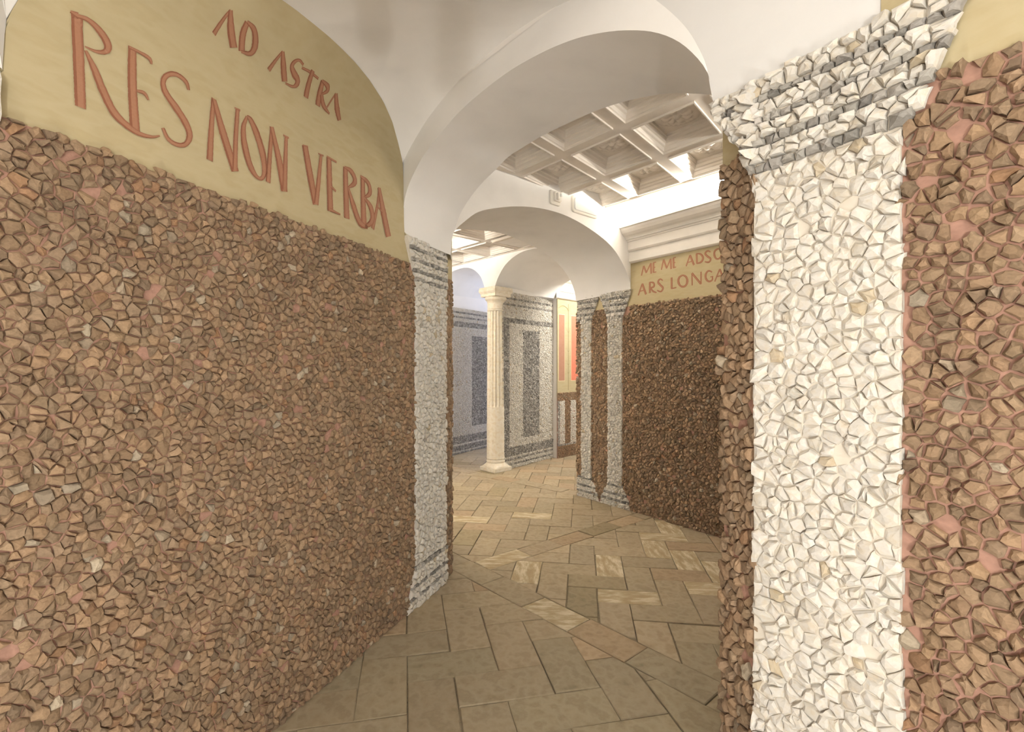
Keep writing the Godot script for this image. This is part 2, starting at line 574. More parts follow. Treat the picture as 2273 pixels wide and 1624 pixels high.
func floor_tiles():
	rng.seed = 77
	var fl := root("floor", "worn terracotta herringbone floor with diagonal border rows", "floor", "structure")
	var t := PackedVector3Array()
	box_soup(t, V(-5.5, -0.3, -3.0), Vector3(11.5, 0, 0), Vector3(0, 0.288, 0), Vector3(0, 0, -16))
	put("mortar_bed", soup(t), M.grout, fl)
	var d1 := Vector2(0.661, -0.750)
	var s1 := Vector2(-0.750, -0.661)
	var p1 := Vector2(-0.532, 4.097)
	var d2 := Vector2(0.772, 0.635)
	var s2 := Vector2(0.635, -0.772)
	var p2 := Vector2(-0.268, 3.842)
	var wd := 0.205
	var q1 := p1 + s1 * wd      # near edge of the first row
	var far := 9.0
	# near the viewer, below the first row
	var near := PackedVector2Array([q1 - d1 * 2.5, q1 + d1 * far, q1 + d1 * far + s1 * 8.0, q1 - d1 * 2.5 + s1 * 8.0])
	lay(near, Vector2(-0.498, 2.37), Vector2(0.978, 0.208), 0.222, 22)
	row_of_tiles(p1 - d1 * 1.33, d1, s1, wd, 0.385, 6.5)
	# the second row starts on the first
	var m := p2 + s2 * 0.192    # near edge of the second row
	var hit1: Vector2 = Geometry2D.line_intersects_line(p2, d2, p1, d1)
	var hit2: Vector2 = Geometry2D.line_intersects_line(m, d2, p1, d1)
	row_of_tiles(p2 + d2 * (maxf((hit1 - p2).dot(d2), (hit2 - p2).dot(d2)) + 0.0), d2, s2, 0.192, 0.385, 3.6)
	var mid := PackedVector2Array([hit2, p1 + d1 * far, p1 + d1 * far + d2 * 8.0, hit2 + d2 * 8.0])
	lay(mid, Vector2(0.829, 3.747), Vector2(0.990, -0.140), 0.2, 22)
	# beyond the second row, as far as the row at the foot of the column
	var p3 := V2row(Vector2(-0.36, 6.75), Vector2(0.83, 5.72))
	var d3: Vector2 = p3[1]
	var s3 := Vector2(d3.y, -d3.x)
	var back := PackedVector2Array([hit1 - d1 * 5.0, hit1, hit1 + d2 * 8.0, p3[0] + d3 * 8.0, p3[0] - d3 * 5.0])
	lay(back, Vector2(0.829, 3.747) + Vector2(0.14, 0.99) * 0.06, Vector2(0.990, -0.140), 0.2, 30)
	row_of_tiles(p3[0] - d3 * 3.0 - s3 * 0.2, d3, s3, 0.19, 0.385, 5.0)
	var last := PackedVector2Array([p3[0] - d3 * 4.0 - s3 * 0.2, p3[0] + d3 * 4.0 - s3 * 0.2, p3[0] + d3 * 4.0 - s3 * 5.0, p3[0] - d3 * 4.0 - s3 * 5.0])
	lay(last, p3[0], Vector2(0.990, -0.140), 0.2, 34)
	tile_records.sort_custom(func(a, b): return a[0] > b[0])
	var rest := PackedVector3Array()
	var rest_c := PackedColorArray()
	var k := 0
	for r in tile_records:
		var tt := PackedVector3Array()
		tile_mesh(r[1], rng.randf_range(-0.003, 0.002), tt)
		var base := Color(0.645, 0.585, 0.49).lerp(Color(0.61, 0.56, 0.472), rng.randf())
		var z := rng.randf()
		if z < 0.18: base = Color(0.64, 0.565, 0.465)
		elif z < 0.26: base = Color(0.57, 0.52, 0.42)
		base = base * rng.randf_range(0.95, 1.05)
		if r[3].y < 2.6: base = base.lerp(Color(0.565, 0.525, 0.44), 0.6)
		var cols := PackedColorArray()
		cols.resize(tt.size())
		cols.fill(base.srgb_to_linear())
		if k < 300:
			var limed: bool = rng.randf() < (0.05 if r[3].y < 2.9 else 0.17)
			put("tile", soup(tt, cols), (M.limed if r[2] else M.limed2) if limed else M.tile, fl)
		else:
			rest.append_array(tt)
			rest_c.append_array(cols)
		k += 1
	if rest.size(): put("tile_field", soup(rest, rest_c), M.tile, fl).set_meta("kind", "stuff")

func V2row(a: Vector2, b: Vector2) -> Array:
	return [a, (b - a).normalized()]

# ---------------------------------------------------------------- coffered ceilings
func rosette(r: float) -> ArrayMesh:
	var rows := []
	var prof := [[0.0, 0.050], [0.10, 0.046], [0.16, 0.022], [0.24, 0.020], [0.36, 0.036], [0.50, 0.030], [0.60, 0.012], [0.66, 0.010], [0.74, 0.024], [0.86, 0.020], [0.93, 0.010], [1.0, 0.0]]
	for p in prof:
		var row := PackedVector3Array()
		for i in 49:
			var a := TAU * i / 48
			var k := 1.0
			var rr: float = p[0]
			if rr > 0.2 and rr < 0.62:
				k = 0.45 + 0.75 * absf(cos(a * 4.0))
				rr *= 1.0 + 0.10 * absf(cos(a * 4.0))
			elif rr > 0.64:
				k = 0.5 + 0.6 * absf(cos(a * 12.0))
			row.append(Vector3(cos(a) * rr * r, -p[1] * k * r * 3.6, sin(a) * rr * r))
		rows.append(row)
	return grid_mesh(rows)

func coffer(parent: Node3D, c00: Vector3, eu: Vector3, ev: Vector3, rose: Mesh, rose_at := true):
	var mid := c00 + (eu + ev) * 0.5
	var lu := eu.length()
	var lv := ev.length()
	var steps := [[0.0, 0.0], [0.047, 0.0], [0.047, -0.012], [0.055, -0.012], [0.055, 0.002], [0.064, 0.006], [0.068, 0.030], [0.080, 0.036], [0.084, 0.050], [0.098, 0.056], [0.102, 0.074], [0.114, 0.080], [0.114, 0.100]]
	var rings := []
	for s in steps:
		var a: float = s[0] / lu
		var b: float = s[0] / lv
		var up := Vector3(0, s[1], 0)
		rings.append([c00 - mid + eu * a + ev * b + up, c00 - mid + eu * (1 - a) + ev * b + up, c00 - mid + eu * (1 - a) + ev * (1 - b) + up, c00 - mid + eu * a + ev * (1 - b) + up])
	var t := PackedVector3Array()
	for i in rings.size() - 1:
		for k in 4: quad(t, rings[i][k], rings[i][(k + 1) % 4], rings[i + 1][(k + 1) % 4], rings[i + 1][k])
	var z: Array = rings[rings.size() - 1]
	quad(t, z[0], z[1], z[2], z[3])
	var o := put("coffer", soup(t), M.coffer, parent, mid)
	if rose_at:
		var q := put("rosette", rose, M.coffer, o, Vector3(0, 0.100, 0))
		q.rotation.y = rng.randf() * 0.3

# ---------------------------------------------------------------- the scene
func _ready():
	var cam := Camera3D.new()
	cam.name = "camera"
	cam.position = Vector3(0, 1.5, 0)
	cam.fov = 2.0 * rad_to_deg(atan(812.0 / 1109.0))
	cam.near = 0.02
	add_child(cam)
	cam.current = true
	var we := WorldEnvironment.new()
	we.name = "environment"
	var env := Environment.new()
	env.background_mode = Environment.BG_COLOR
	env.background_color = Color(0.02, 0.02, 0.02)
	env.tonemap_mode = Environment.TONE_MAPPER_LINEAR
	env.tonemap_exposure = 1.27
	env.sdfgi_enabled = true
	env.ssao_enabled = true
	env.ssil_enabled = true
	we.environment = env
	add_child(we)
	make_materials()
	lights()
	shell()
	vault_and_near_arch()
	left_wall()
	right_wall()
	middle_room()
	far_room()
	floor_tiles()
	fittings()
	print("stone triangles ", stone_total)

const WARM := Color(1.0, 0.99, 0.965)
const WHITE := Color(1.0, 0.985, 0.95)

func lights():
	# entrance room: a ceiling panel and a low wall lamp, both behind the viewer
	plate_lamp("ceiling_light", "white ceiling light panel in the entrance room behind the viewpoint", V(0.35, 3.06, -0.75), Vector3(1, 0, 0), Vector3(0, -1, 0), Vector2(2.4, 1.2), WARM, 0.95, 1.2)
	plate_lamp("wall_light", "flat upright wall light on the back wall of the entrance room", V(-0.1, 1.7, -1.80), Vector3(1, 0, 0), Vector3(0, 0.5, -1), Vector2(2.4, 1.4), WARM, 0.9, 0.7)
	plate_lamp("added_uplight", "added unseen flat uplight on the floor below the viewpoint, brightening the vault", V(-0.35, 0.10, 0.2), Vector3(1, 0, 0), Vector3(-0.1, 1, -0.2), Vector2(0.6, 0.4), WARM, 1.5, 2.0)  # added out of view to lift the vault brightness
	added_globe_lamp(V(0.3, 0, -1.2), 1.22, 2.2)
	streak_caster("unseen white cylinder hung nearer the lettered wall, added to cast a streak shadow on the vault", V(-0.277, 2.30, 0.98))
	streak_caster("unseen white cylinder hung straight above the viewpoint, the lower of two added for streak shadows", V(0.0, 2.06, 0.66))
	# middle room: the strip hidden on top of the moulding, shining up
	plate_lamp("cove_light", "light strip hidden on top of the moulding above the red lettering", V(1.78, 2.945, 4.22), Vector3(0.5896, 0, 0.8077), Vector3(0, 1, 0), Vector2(2.6, 0.05), WHITE, 17.0, 8.0)
	plate_lamp("cove_light", "added light strip out of sight in the middle room, brightening the second arch wall", V(1.6, 2.9, 2.35), Vector3(0.6, 0, -0.8), Vector3(-0.5, 0.6, -0.6), Vector2(1.0, 0.05), WHITE, 0.9, 2.0)  # added fill strip, lightens the left of the arch wall
	# far room
	plate_lamp("cove_light", "light strip high on the far room wall behind the second arch", V(-1.55, 2.8, 5.3), Vector3(0.67, 0, -0.74), Vector3(0.4, 0.4, -0.8), Vector2(1.0, 0.06), WHITE, 17.0, 8.0)
	# fresco room and the passage with daylight
	plate_lamp("ceiling_light", "white ceiling light panel in the painted room beyond the arches", V(1.75, 3.2, 7.7), Vector3(1, 0, 0), Vector3(0, -1, 0), Vector2(0.6, 0.6), WHITE, 5.6, 6.0)
	plate_lamp("window_light", "tall bluish daylight pane at the end of the left passage", V(1.0, 1.6, 10.6), Vector3(1, 0, 0), Vector3(-0.5, 0, 1), Vector2(0.8, 1.8), Color(0.84, 0.88, 1.0), 4.6, 4.6)

# added unseen globe lamp on a pole: uplights the vault and throws streak shadows
func added_globe_lamp(at: Vector3, h: float, energy: float):
	var o := root("added_globe_lamp", "added unseen globe lamp on a slim pole behind the viewpoint, uplighting and streaking the vault", "lamp", "", at)
	put("base", lathe([[0.0, 0.0], [0.14, 0.0], [0.15, 0.01], [0.14, 0.025], [0.03, 0.035], [0.0, 0.036]], 32), M.plastic, o)
	put("pole", lathe([[0.011, 0.03], [0.011, h - 0.10], [0.03, h - 0.075], [0.032, h - 0.05], [0.0, h - 0.05]], 16), M.plastic, o)
	var ball := SphereMesh.new()
	ball.radius = 0.055
	ball.height = 0.11
	put("bulb", ball, glow(WARM, 12.0), o, Vector3(0, h, 0))
	var l := OmniLight3D.new()
	l.name = "lamp_light"
	l.light_color = WARM
	l.light_energy = energy
	l.light_size = 0.05
	l.omni_range = 14.0
	l.omni_attenuation = 2.0
	l.shadow_enabled = true
	l.position = Vector3(0, h, 0)
	o.add_child(l, true)

func streak_caster(label: String, at: Vector3):  # unlit cylinder on a cord, added out of view to cast a vault streak
	var o := root("streak_cylinder", label, "lamp", "", at)
	put("caster_body", lathe([[0.0, 0.0], [0.036, 0.002], [0.043, 0.012], [0.045, 0.03], [0.045, 0.55], [0.04, 0.56], [0.0, 0.562]], 32), M.plastic, o)
	put("cord", lathe([[0.004, 0.56], [0.004, 3.08 - at.y]], 8), M.plastic, o)

func shell():
	# outer shell that closes the rooms
	var t := PackedVector3Array()
	box_soup(t, V(-6.0, 3.6, -3.2), Vector3(12.5, 0, 0), Vector3(0, 0.2, 0), Vector3(0, 0, -16.4))
	var c := root("ceiling_slab", "plain white slab above all the rooms", "ceiling", "structure")
	put("slab", soup(t), M.plaster, c)
	var b := root("wall_back", "plain white wall behind the viewpoint in the entrance room", "wall", "structure")
	put("plaster", slab(-2.6, -1.9, 3.0, -1.9, 0.0, 3.6, 0.2), M.vault, b)
	var o := root("wall_outer", "plain outer walls closing the rooms out of sight", "wall", "structure")
	put("plaster", slab(-5.4, -3.0, -5.4, 12.6, -0.3, 3.6, -0.2), M.plaster, o)
	put("plaster", slab(5.9, -3.0, 5.9, 12.6, -0.3, 3.6, 0.2), M.plaster, o)
	put("plaster", slab(-5.4, 12.6, 5.9, 12.6, -0.3, 3.6, 0.2), M.plaster, o)
	put("plaster", slab(-5.4, -3.0, 5.9, -3.0, -0.3, 3.6, -0.2), M.plaster, o)

const A1 := [Vector3(-0.657, 2.287, 2.999), Vector3(-0.655, 2.397, 2.997), Vector3(-0.644, 2.474, 2.984), Vector3(-0.630, 2.522, 2.967), Vector3(-0.600, 2.577, 2.932), Vector3(-0.551, 2.635, 2.874), Vector3(-0.493, 2.687, 2.807), Vector3(-0.381, 2.745, 2.675), Vector3(-0.272, 2.793, 2.548), Vector3(-0.156, 2.815, 2.412), Vector3(-0.021, 2.824, 2.254), Vector3(0.075, 2.814, 2.140), Vector3(0.162, 2.797, 2.038), Vector3(0.249, 2.769, 1.937), Vector3(0.309, 2.740, 1.867), Vector3(0.367, 2.705, 1.798), Vector3(0.423, 2.664, 1.733), Vector3(0.464, 2.628, 1.685), Vector3(0.504, 2.583, 1.638), Vector3(0.541, 2.528, 1.594), Vector3(0.576, 2.457, 1.553), Vector3(0.596, 2.402, 1.529), Vector3(0.606, 2.356, 1.518), Vector3(0.610, 2.320, 1.514), Vector3(0.610, 2.295, 1.513)]
const A2 := [Vector3(-0.424, 2.264, 3.442), Vector3(-0.418, 2.327, 3.437), Vector3(-0.406, 2.399, 3.425), Vector3(-0.373, 2.473, 3.392), Vector3(-0.358, 2.508, 3.376), Vector3(-0.319, 2.564, 3.338), Vector3(-0.279, 2.606, 3.298), Vector3(-0.202, 2.669, 3.220), Vector3(-0.098, 2.728, 3.116), Vector3(-0.029, 2.770, 3.047), Vector3(0.039, 2.787, 2.980), Vector3(0.163, 2.809, 2.855), Vector3(0.279, 2.817, 2.739), Vector3(0.423, 2.820, 2.596), Vector3(0.545, 2.805, 2.473), Vector3(0.652, 2.778, 2.367), Vector3(0.723, 2.751, 2.295), Vector3(0.804, 2.707, 2.215), Vector3(0.854, 2.675, 2.165), Vector3(0.890, 2.644, 2.129)]
const AB := [Vector3(-0.657, 2.720, 2.999), Vector3(-0.574, 2.798, 2.902), Vector3(-0.454, 2.882, 2.761), Vector3(-0.285, 2.949, 2.563), Vector3(-0.128, 2.971, 2.378), Vector3(-0.021, 2.979, 2.254), Vector3(0.075, 2.971, 2.140), Vector3(0.187, 2.949, 2.009), Vector3(0.295, 2.909, 1.883), Vector3(0.389, 2.862, 1.772)]
const AG := [Vector3(0.610, 2.295, 1.513), Vector3(0.603, 2.353, 1.522), Vector3(0.594, 2.429, 1.533), Vector3(0.573, 2.506, 1.556), Vector3(0.558, 2.553, 1.574), Vector3(0.528, 2.625, 1.610), Vector3(0.479, 2.721, 1.667), Vector3(0.438, 2.790, 1.715), Vector3(0.389, 2.862, 1.772)]
const A3 := [Vector3(1.230, 2.280, 5.179), Vector3(1.219, 2.371, 5.168), Vector3(1.143, 2.521, 5.100), Vector3(1.002, 2.675, 4.973), Vector3(0.791, 2.781, 4.783), Vector3(0.504, 2.854, 4.524), Vector3(0.246, 2.854, 4.292), Vector3(0.013, 2.803, 4.082), Vector3(-0.198, 2.718, 3.892), Vector3(-0.277, 2.668, 3.820), Vector3(-0.347, 2.594, 3.757), Vector3(-0.397, 2.535, 3.713), Vector3(-0.427, 2.489, 3.686), Vector3(-0.446, 2.426, 3.669), Vector3(-0.457, 2.331, 3.659)]
const A4 := [Vector3(0.737, 2.250, 5.776), Vector3(0.725, 2.342, 5.765), Vector3(0.661, 2.488, 5.708), Vector3(0.504, 2.649, 5.566), Vector3(0.278, 2.757, 5.362), Vector3(-0.075, 2.828, 5.044), Vector3(-0.299, 2.814, 4.842), Vector3(-0.521, 2.768, 4.642), Vector3(-0.712, 2.693, 4.471), Vector3(-0.832, 2.570, 4.362)]
const A5 := [Vector3(-0.257, 2.588, 7.225), Vector3(-0.257, 2.608, 7.225), Vector3(-0.204, 2.760, 7.167), Vector3(-0.086, 2.935, 7.041), Vector3(0.090, 3.039, 6.853), Vector3(0.233, 3.059, 6.700), Vector3(0.403, 3.034, 6.518), Vector3(0.590, 2.924, 6.317), Vector3(0.765, 2.672, 6.129)]
const A6 := [Vector3(-0.403, 2.645, 7.381), Vector3(-0.431, 2.743, 7.411), Vector3(-0.481, 2.853, 7.465), Vector3(-0.599, 2.972, 7.591), Vector3(-0.736, 3.021, 7.738), Vector3(-0.887, 3.017, 7.900), Vector3(-0.972, 2.992, 7.991), Vector3(-1.069, 2.902, 8.095), Vector3(-1.138, 2.693, 8.169)]
const A7 := [Vector3(0.736, 2.591, 8.118), Vector3(0.769, 2.695, 8.083), Vector3(0.828, 2.802, 8.019), Vector3(0.918, 2.857, 7.923), Vector3(1.074, 2.885, 7.756), Vector3(1.309, 2.826, 7.504), Vector3(1.530, 2.627, 7.267)]
# edge of the left lunette: along the wall, height, how far it curls out
const LUN := [Vector3(0.40, 2.29, 0.0), Vector3(0.525, 2.30, 0.0), Vector3(0.528, 2.55, 0.0), Vector3(0.538, 2.713, 0.000), Vector3(0.623, 2.784, 0.025), Vector3(0.739, 2.855, 0.060), Vector3(0.868, 2.898, 0.090), Vector3(1.013, 2.928, 0.110), Vector3(1.138, 2.937, 0.125), Vector3(1.248, 2.936, 0.135), Vector3(1.349, 2.929, 0.145), Vector3(1.437, 2.920, 0.150), Vector3(1.537, 2.913, 0.150), Vector3(1.618, 2.903, 0.150), Vector3(1.693, 2.888, 0.150), Vector3(1.80, 2.88, 0.14), Vector3(2.0, 2.81, 0.11), Vector3(2.2, 2.69, 0.07), Vector3(2.32, 2.52, 0.02), Vector3(2.365, 2.38, 0.0), Vector3(2.372, 2.24, 0.0), Vector3(2.50, 2.23, 0.0)]

func pts(a: Array) -> PackedVector3Array:
	var out := PackedVector3Array()
	for p in a: out.append(Vector3(p.x, p.y, -p.z))
	return out

func left_face() -> Face: return Face.new(-0.4687, 3.487, -0.3434, -0.9392, 0.9392, -0.3434)
func right_face() -> Face: return Face.new(0.687, 1.4008, 0.539, -0.8423, -0.8423, -0.539)
func middle_face() -> Face: return Face.new(0.771, 5.816, 0.5896, -0.8077, -0.8077, -0.5896)

func vault_and_near_arch():
	var lf := left_face()
	var w := root("wall_near", "white plaster arch with deep curved soffit at the entrance to the middle room", "arch", "structure")
	var a1 := pts(A1)
	var a2 := pts(A2)
	a2.append(V(1.0, 2.5, 2.02))
	a2.append(V(1.03, 2.3, 1.99))
	put("soffit", loft(a1, a2, 72, 8), M.vault, w)
	# front ring between the arch edge and the vault
	var outer := pts(AB)
	outer.insert(0, V(-0.657, 2.50, 2.999))
	outer.insert(0, V(-0.657, 2.287, 2.999))
	var g := pts(AG)
	g.reverse()
	for i in range(1, g.size()): outer.append(g[i])
	put("face", loft(a1, outer, 72, 3), M.vault, w)
	# far side of the arch, towards the middle room
	put("spandrel", spandrel(a2, 3.6), M.plaster, w)
	put("pier", slab(1.0, 2.02, 2.4, 0.62, 0.0, 3.6, -0.1), M.plaster, w)
	put("jamb", slab(0.70, 1.64, 1.03, 1.99, 0.0, 2.4, 0.02), M.plaster, w)
	var top := PackedVector3Array()
	quad(top, V(-0.66, 2.95, 3.0), V(0.61, 2.95, 1.51), V(0.61, 3.6, 1.51), V(-0.66, 3.6, 3.0))
	put("upper_wall", soup(top), M.plaster, w)
	# vault cells of the entrance room
	var v := root("ceiling_vault", "smooth white plaster vault springing between lettered lunette and near arch", "vault", "structure")
	var lun := PackedVector3Array()
	for i in range(3, 16): lun.append(lf.at(LUN[i].x, LUN[i].y, LUN[i].z))
	var ab := pts(AB)
	put("vault_cell", loft(lun, ab, 64, 16, 0.02), M.vault, v)
	# over the right pier
	var k := PackedVector3Array()
	var rf := right_face()
	for i in 8: k.append(rf.at(-0.155 + i * 0.22, 2.27, -0.004))
	var r := pts(AG)
	var rr := PackedVector3Array([V(0.389, 2.862, 1.772), V(0.52, 2.97, 1.42), V(0.74, 3.0, 1.0), V(1.10, 2.95, 0.45), V(1.45, 2.7, 0.15)])
	put("vault_cell", pendentive(k, r, rr), M.vault_toned_down, v)
	# the rest of the ceiling, above the frame
	var c := PackedVector3Array()
	quad(c, lf.at(1.6, 2.95, 0.06), V(0.389, 2.862, 1.772), V(0.74, 3.0, 1.0), lf.at(2.4, 3.12, 0.0))
	quad(c, lf.at(2.2, 3.12, 0.0), V(0.74, 3.0, 1.0), V(2.9, 3.12, -2.0), V(-2.6, 3.12, -2.0))
	put("ceiling_panel", soup(c), M.vault, v)
	var side := PackedVector3Array()
	for i in range(14, LUN.size() - 1):
		quad(side, lf.at(LUN[i].x, LUN[i].y, LUN[i].z), lf.at(LUN[i + 1].x, LUN[i + 1].y, LUN[i + 1].z), lf.at(LUN[i + 1].x + 0.12, LUN[i + 1].y + 0.5, 0.12), lf.at(LUN[i].x + 0.1, LUN[i].y + 0.3, 0.12))
	put("vault_edge", soup(side), M.vault, v)

# surface from a springing line (foot) bounded by a groin on one side, up to a crown line
func pendentive(foot: PackedVector3Array, groin: PackedVector3Array, crown: PackedVector3Array) -> ArrayMesh:
	var n := 40
	var f := smoothed(foot, n)
	var c := smoothed(crown, n)
	var g := smoothed(groin, 24)
	var rows := []
	for j in 25:
		var t := float(j) / 24
		var row := PackedVector3Array()
		for i in n + 1:
			var s := float(i) / n
			# height rises first, the lean follows: a cell that leaves the wall upright
			var p := Vector3(lerpf(f[i].x, c[i].x, t * t), lerpf(f[i].y, c[i].y, sin(t * PI / 2)), lerpf(f[i].z, c[i].z, t * t))
			var q0 := Vector3(lerpf(f[0].x, c[0].x, t * t), lerpf(f[0].y, c[0].y, sin(t * PI / 2)), lerpf(f[0].z, c[0].z, t * t))
			row.append(p + (g[j] - q0) * pow(1.0 - s, 3.0))
		rows.append(row)
	return grid_mesh(rows)

# how far a capital or base spreads beyond its shaft at a height: (towards smaller u, towards larger u)
func flare_near(v: float) -> Vector2:
	var k := 0.0
	if v > 2.02: k = clampf((v - 2.02) / 0.27, 0, 1)
	var s := 0.022 * floorf(k * 4.99)
	if v < 0.27: s = 0.022 * floorf((0.27 - v) / 0.27 * 4.99)
	return Vector2(minf(s + (0.02 if k > 0 else 0.0), 0.075 if v > 1 else 0.03), s * 1.25 + (0.03 if k > 0 else 0.0))

# how far the ochre plaster of the lunette curls out of its plane near its edge
func curl_at(p: Vector2) -> float:
	var best := 1.0
	var z := 0.0
	for i in LUN.size() - 1:
		var a := Vector2(LUN[i].x, LUN[i].y)
		var b := Vector2(LUN[i + 1].x, LUN[i + 1].y)
		var q := Geometry2D.get_closest_point_to_segment(p, a, b)
		var l := q.distance_to(p)
		if l < best:
			best = l
			z = lerpf(LUN[i].z, LUN[i + 1].z, q.distance_to(a) / maxf(a.distance_to(b), 1e-5))
	return z * pow(clampf(1.0 - best / 0.32, 0, 1), 2.2)

func left_wall():
	var f := left_face()
	var eye := Vector3(0, 1.5, 0)
	var w := root("wall_left", "ochre wall with painted red Latin lettering above a brown crushed stone dado", "wall", "structure")
	put("body", sheet(f, rect(0.0, 0.0, 5.8, 3.6), -0.2, -0.015), M.plaster, w)
	# ochre lunette curling out into the vault at its edge
	var edge := PackedVector3Array()
	for p in LUN: edge.append(p)
	var ce := resample(edge, 90)
	var rows := []
	for j in 25:
		var t := float(j) / 24
		var row := PackedVector3Array()
		for i in ce.size():
			var e := ce[i]
			var s := float(i) / (ce.size() - 1)
			var bu := lerpf(0.36, 2.6, s)
			var q := Vector2(lerpf(bu, e.x, t), lerpf(2.05, e.y, t))
			row.append(f.at(q.x, q.y, curl_at(q) + 0.002))
		rows.append(row)
	put("ochre_plaster", grid_mesh(rows), M.ochre, w)
	put("mortar", sheet(f, rect(0.36, 0.0, 5.8, 2.125), -0.02, 0.006), M.pink, w)
	letters(w, f, LEFT_LETTERS, 0.0045, true)
	var wid := func(v: float) -> Vector2:
		var x := 0.0
		if v > 2.02: x = [0.012, 0.03, 0.05, 0.07, 0.10][clampi(int((v - 2.02) / 0.056), 0, 4)]
		if v < 0.26: x = [0.10, 0.075, 0.05, 0.03, 0.012][clampi(int(v / 0.055), 0, 4)]
		return Vector2(0.0 if v > 1 else 0.0, x)
	put("pilaster_mortar", sheet(f, rect(0.012, 0.0, 0.415, 2.285), -0.02, 0.012), M.cream, w)
	put("capital_mortar", sheet(f, PackedVector2Array([Vector2(0.0, 2.03), Vector2(0.42, 2.03), Vector2(0.52, 2.26), Vector2(0.515, 2.285), Vector2(0.0, 2.285)]), -0.02, 0.014), M.cream, w)
	put("plinth_mortar", sheet(f, PackedVector2Array([Vector2(0.0, 0.0), Vector2(0.51, 0.0), Vector2(0.42, 0.25), Vector2(0.0, 0.25)]), -0.02, 0.014), M.cream, w)
	var hole_a := PackedVector2Array([Vector2(0.0, 2.02), Vector2(0.43, 2.02), Vector2(0.55, 2.30), Vector2(0.0, 2.3)])
	var hole_b := PackedVector2Array([Vector2(0.0, -0.1), Vector2(0.53, -0.1), Vector2(0.43, 0.26), Vector2(0.0, 0.26)])
	var regions := [
		{"poly": rect(0.415, 0.0, 3.3, 2.135), "kind": "brown", "su": 0.0345, "sv": 0.0245, "h": [0.009, 0.021], "w": 0.004, "holes": [hole_a, hole_b], "rag": 0.7, "drop": 0.014},
		{"poly": rect(0.008, 0.262, 0.418, 2.03), "kind": "white", "su": 0.043, "sv": 0.026, "h": [0.009, 0.020], "w": 0.012, "rag": 0.25},
	]
	regions.append_array(courses([["white", 2.235, 2.29], ["grey", 2.215, 2.235], ["white", 2.165, 2.215], ["grey", 2.145, 2.165], ["white", 2.10, 2.145], ["grey", 2.078, 2.10], ["white", 2.045, 2.078], ["grey", 2.025, 2.045],
		["grey", 0.235, 0.258], ["white", 0.155, 0.235], ["grey", 0.133, 0.155], ["white", 0.085, 0.133], ["grey", 0.066, 0.085], ["white", 0.0, 0.066]], wid, 0.004, 0.415, 0.036, {"w": 0.014, "h": [0.012, 0.022]}))
	# foot of the next capital at the edge of the view
	regions.append({"poly": rect(2.385, 2.09, 2.75, 2.235), "kind": "white", "su": 0.07, "sv": 0.045, "h": [0.02, 0.04], "w": 0.008})
	stones(w, f, regions, eye, 300, 11)
	# the brown return at the arch side
	var f2 := Face.new(-0.470, 3.495, 0.26, 0.97, 0.97, -0.26)
	put("return_mortar", sheet(f2, rect(0.0, 0.0, 0.13, 2.29), -0.08, 0.0), M.pink, w)
	put("return_plaster", sheet(f2, rect(0.0, 2.10, 0.132, 2.45), -0.08, 0.001), M.ochre, w)
	stones(w, f2, [{"poly": rect(0.0, 0.0, 0.13, 2.12), "kind": "brown", "su": 0.036, "sv": 0.03, "h": [0.008, 0.018], "w": 0.0}], eye, 60, 12)

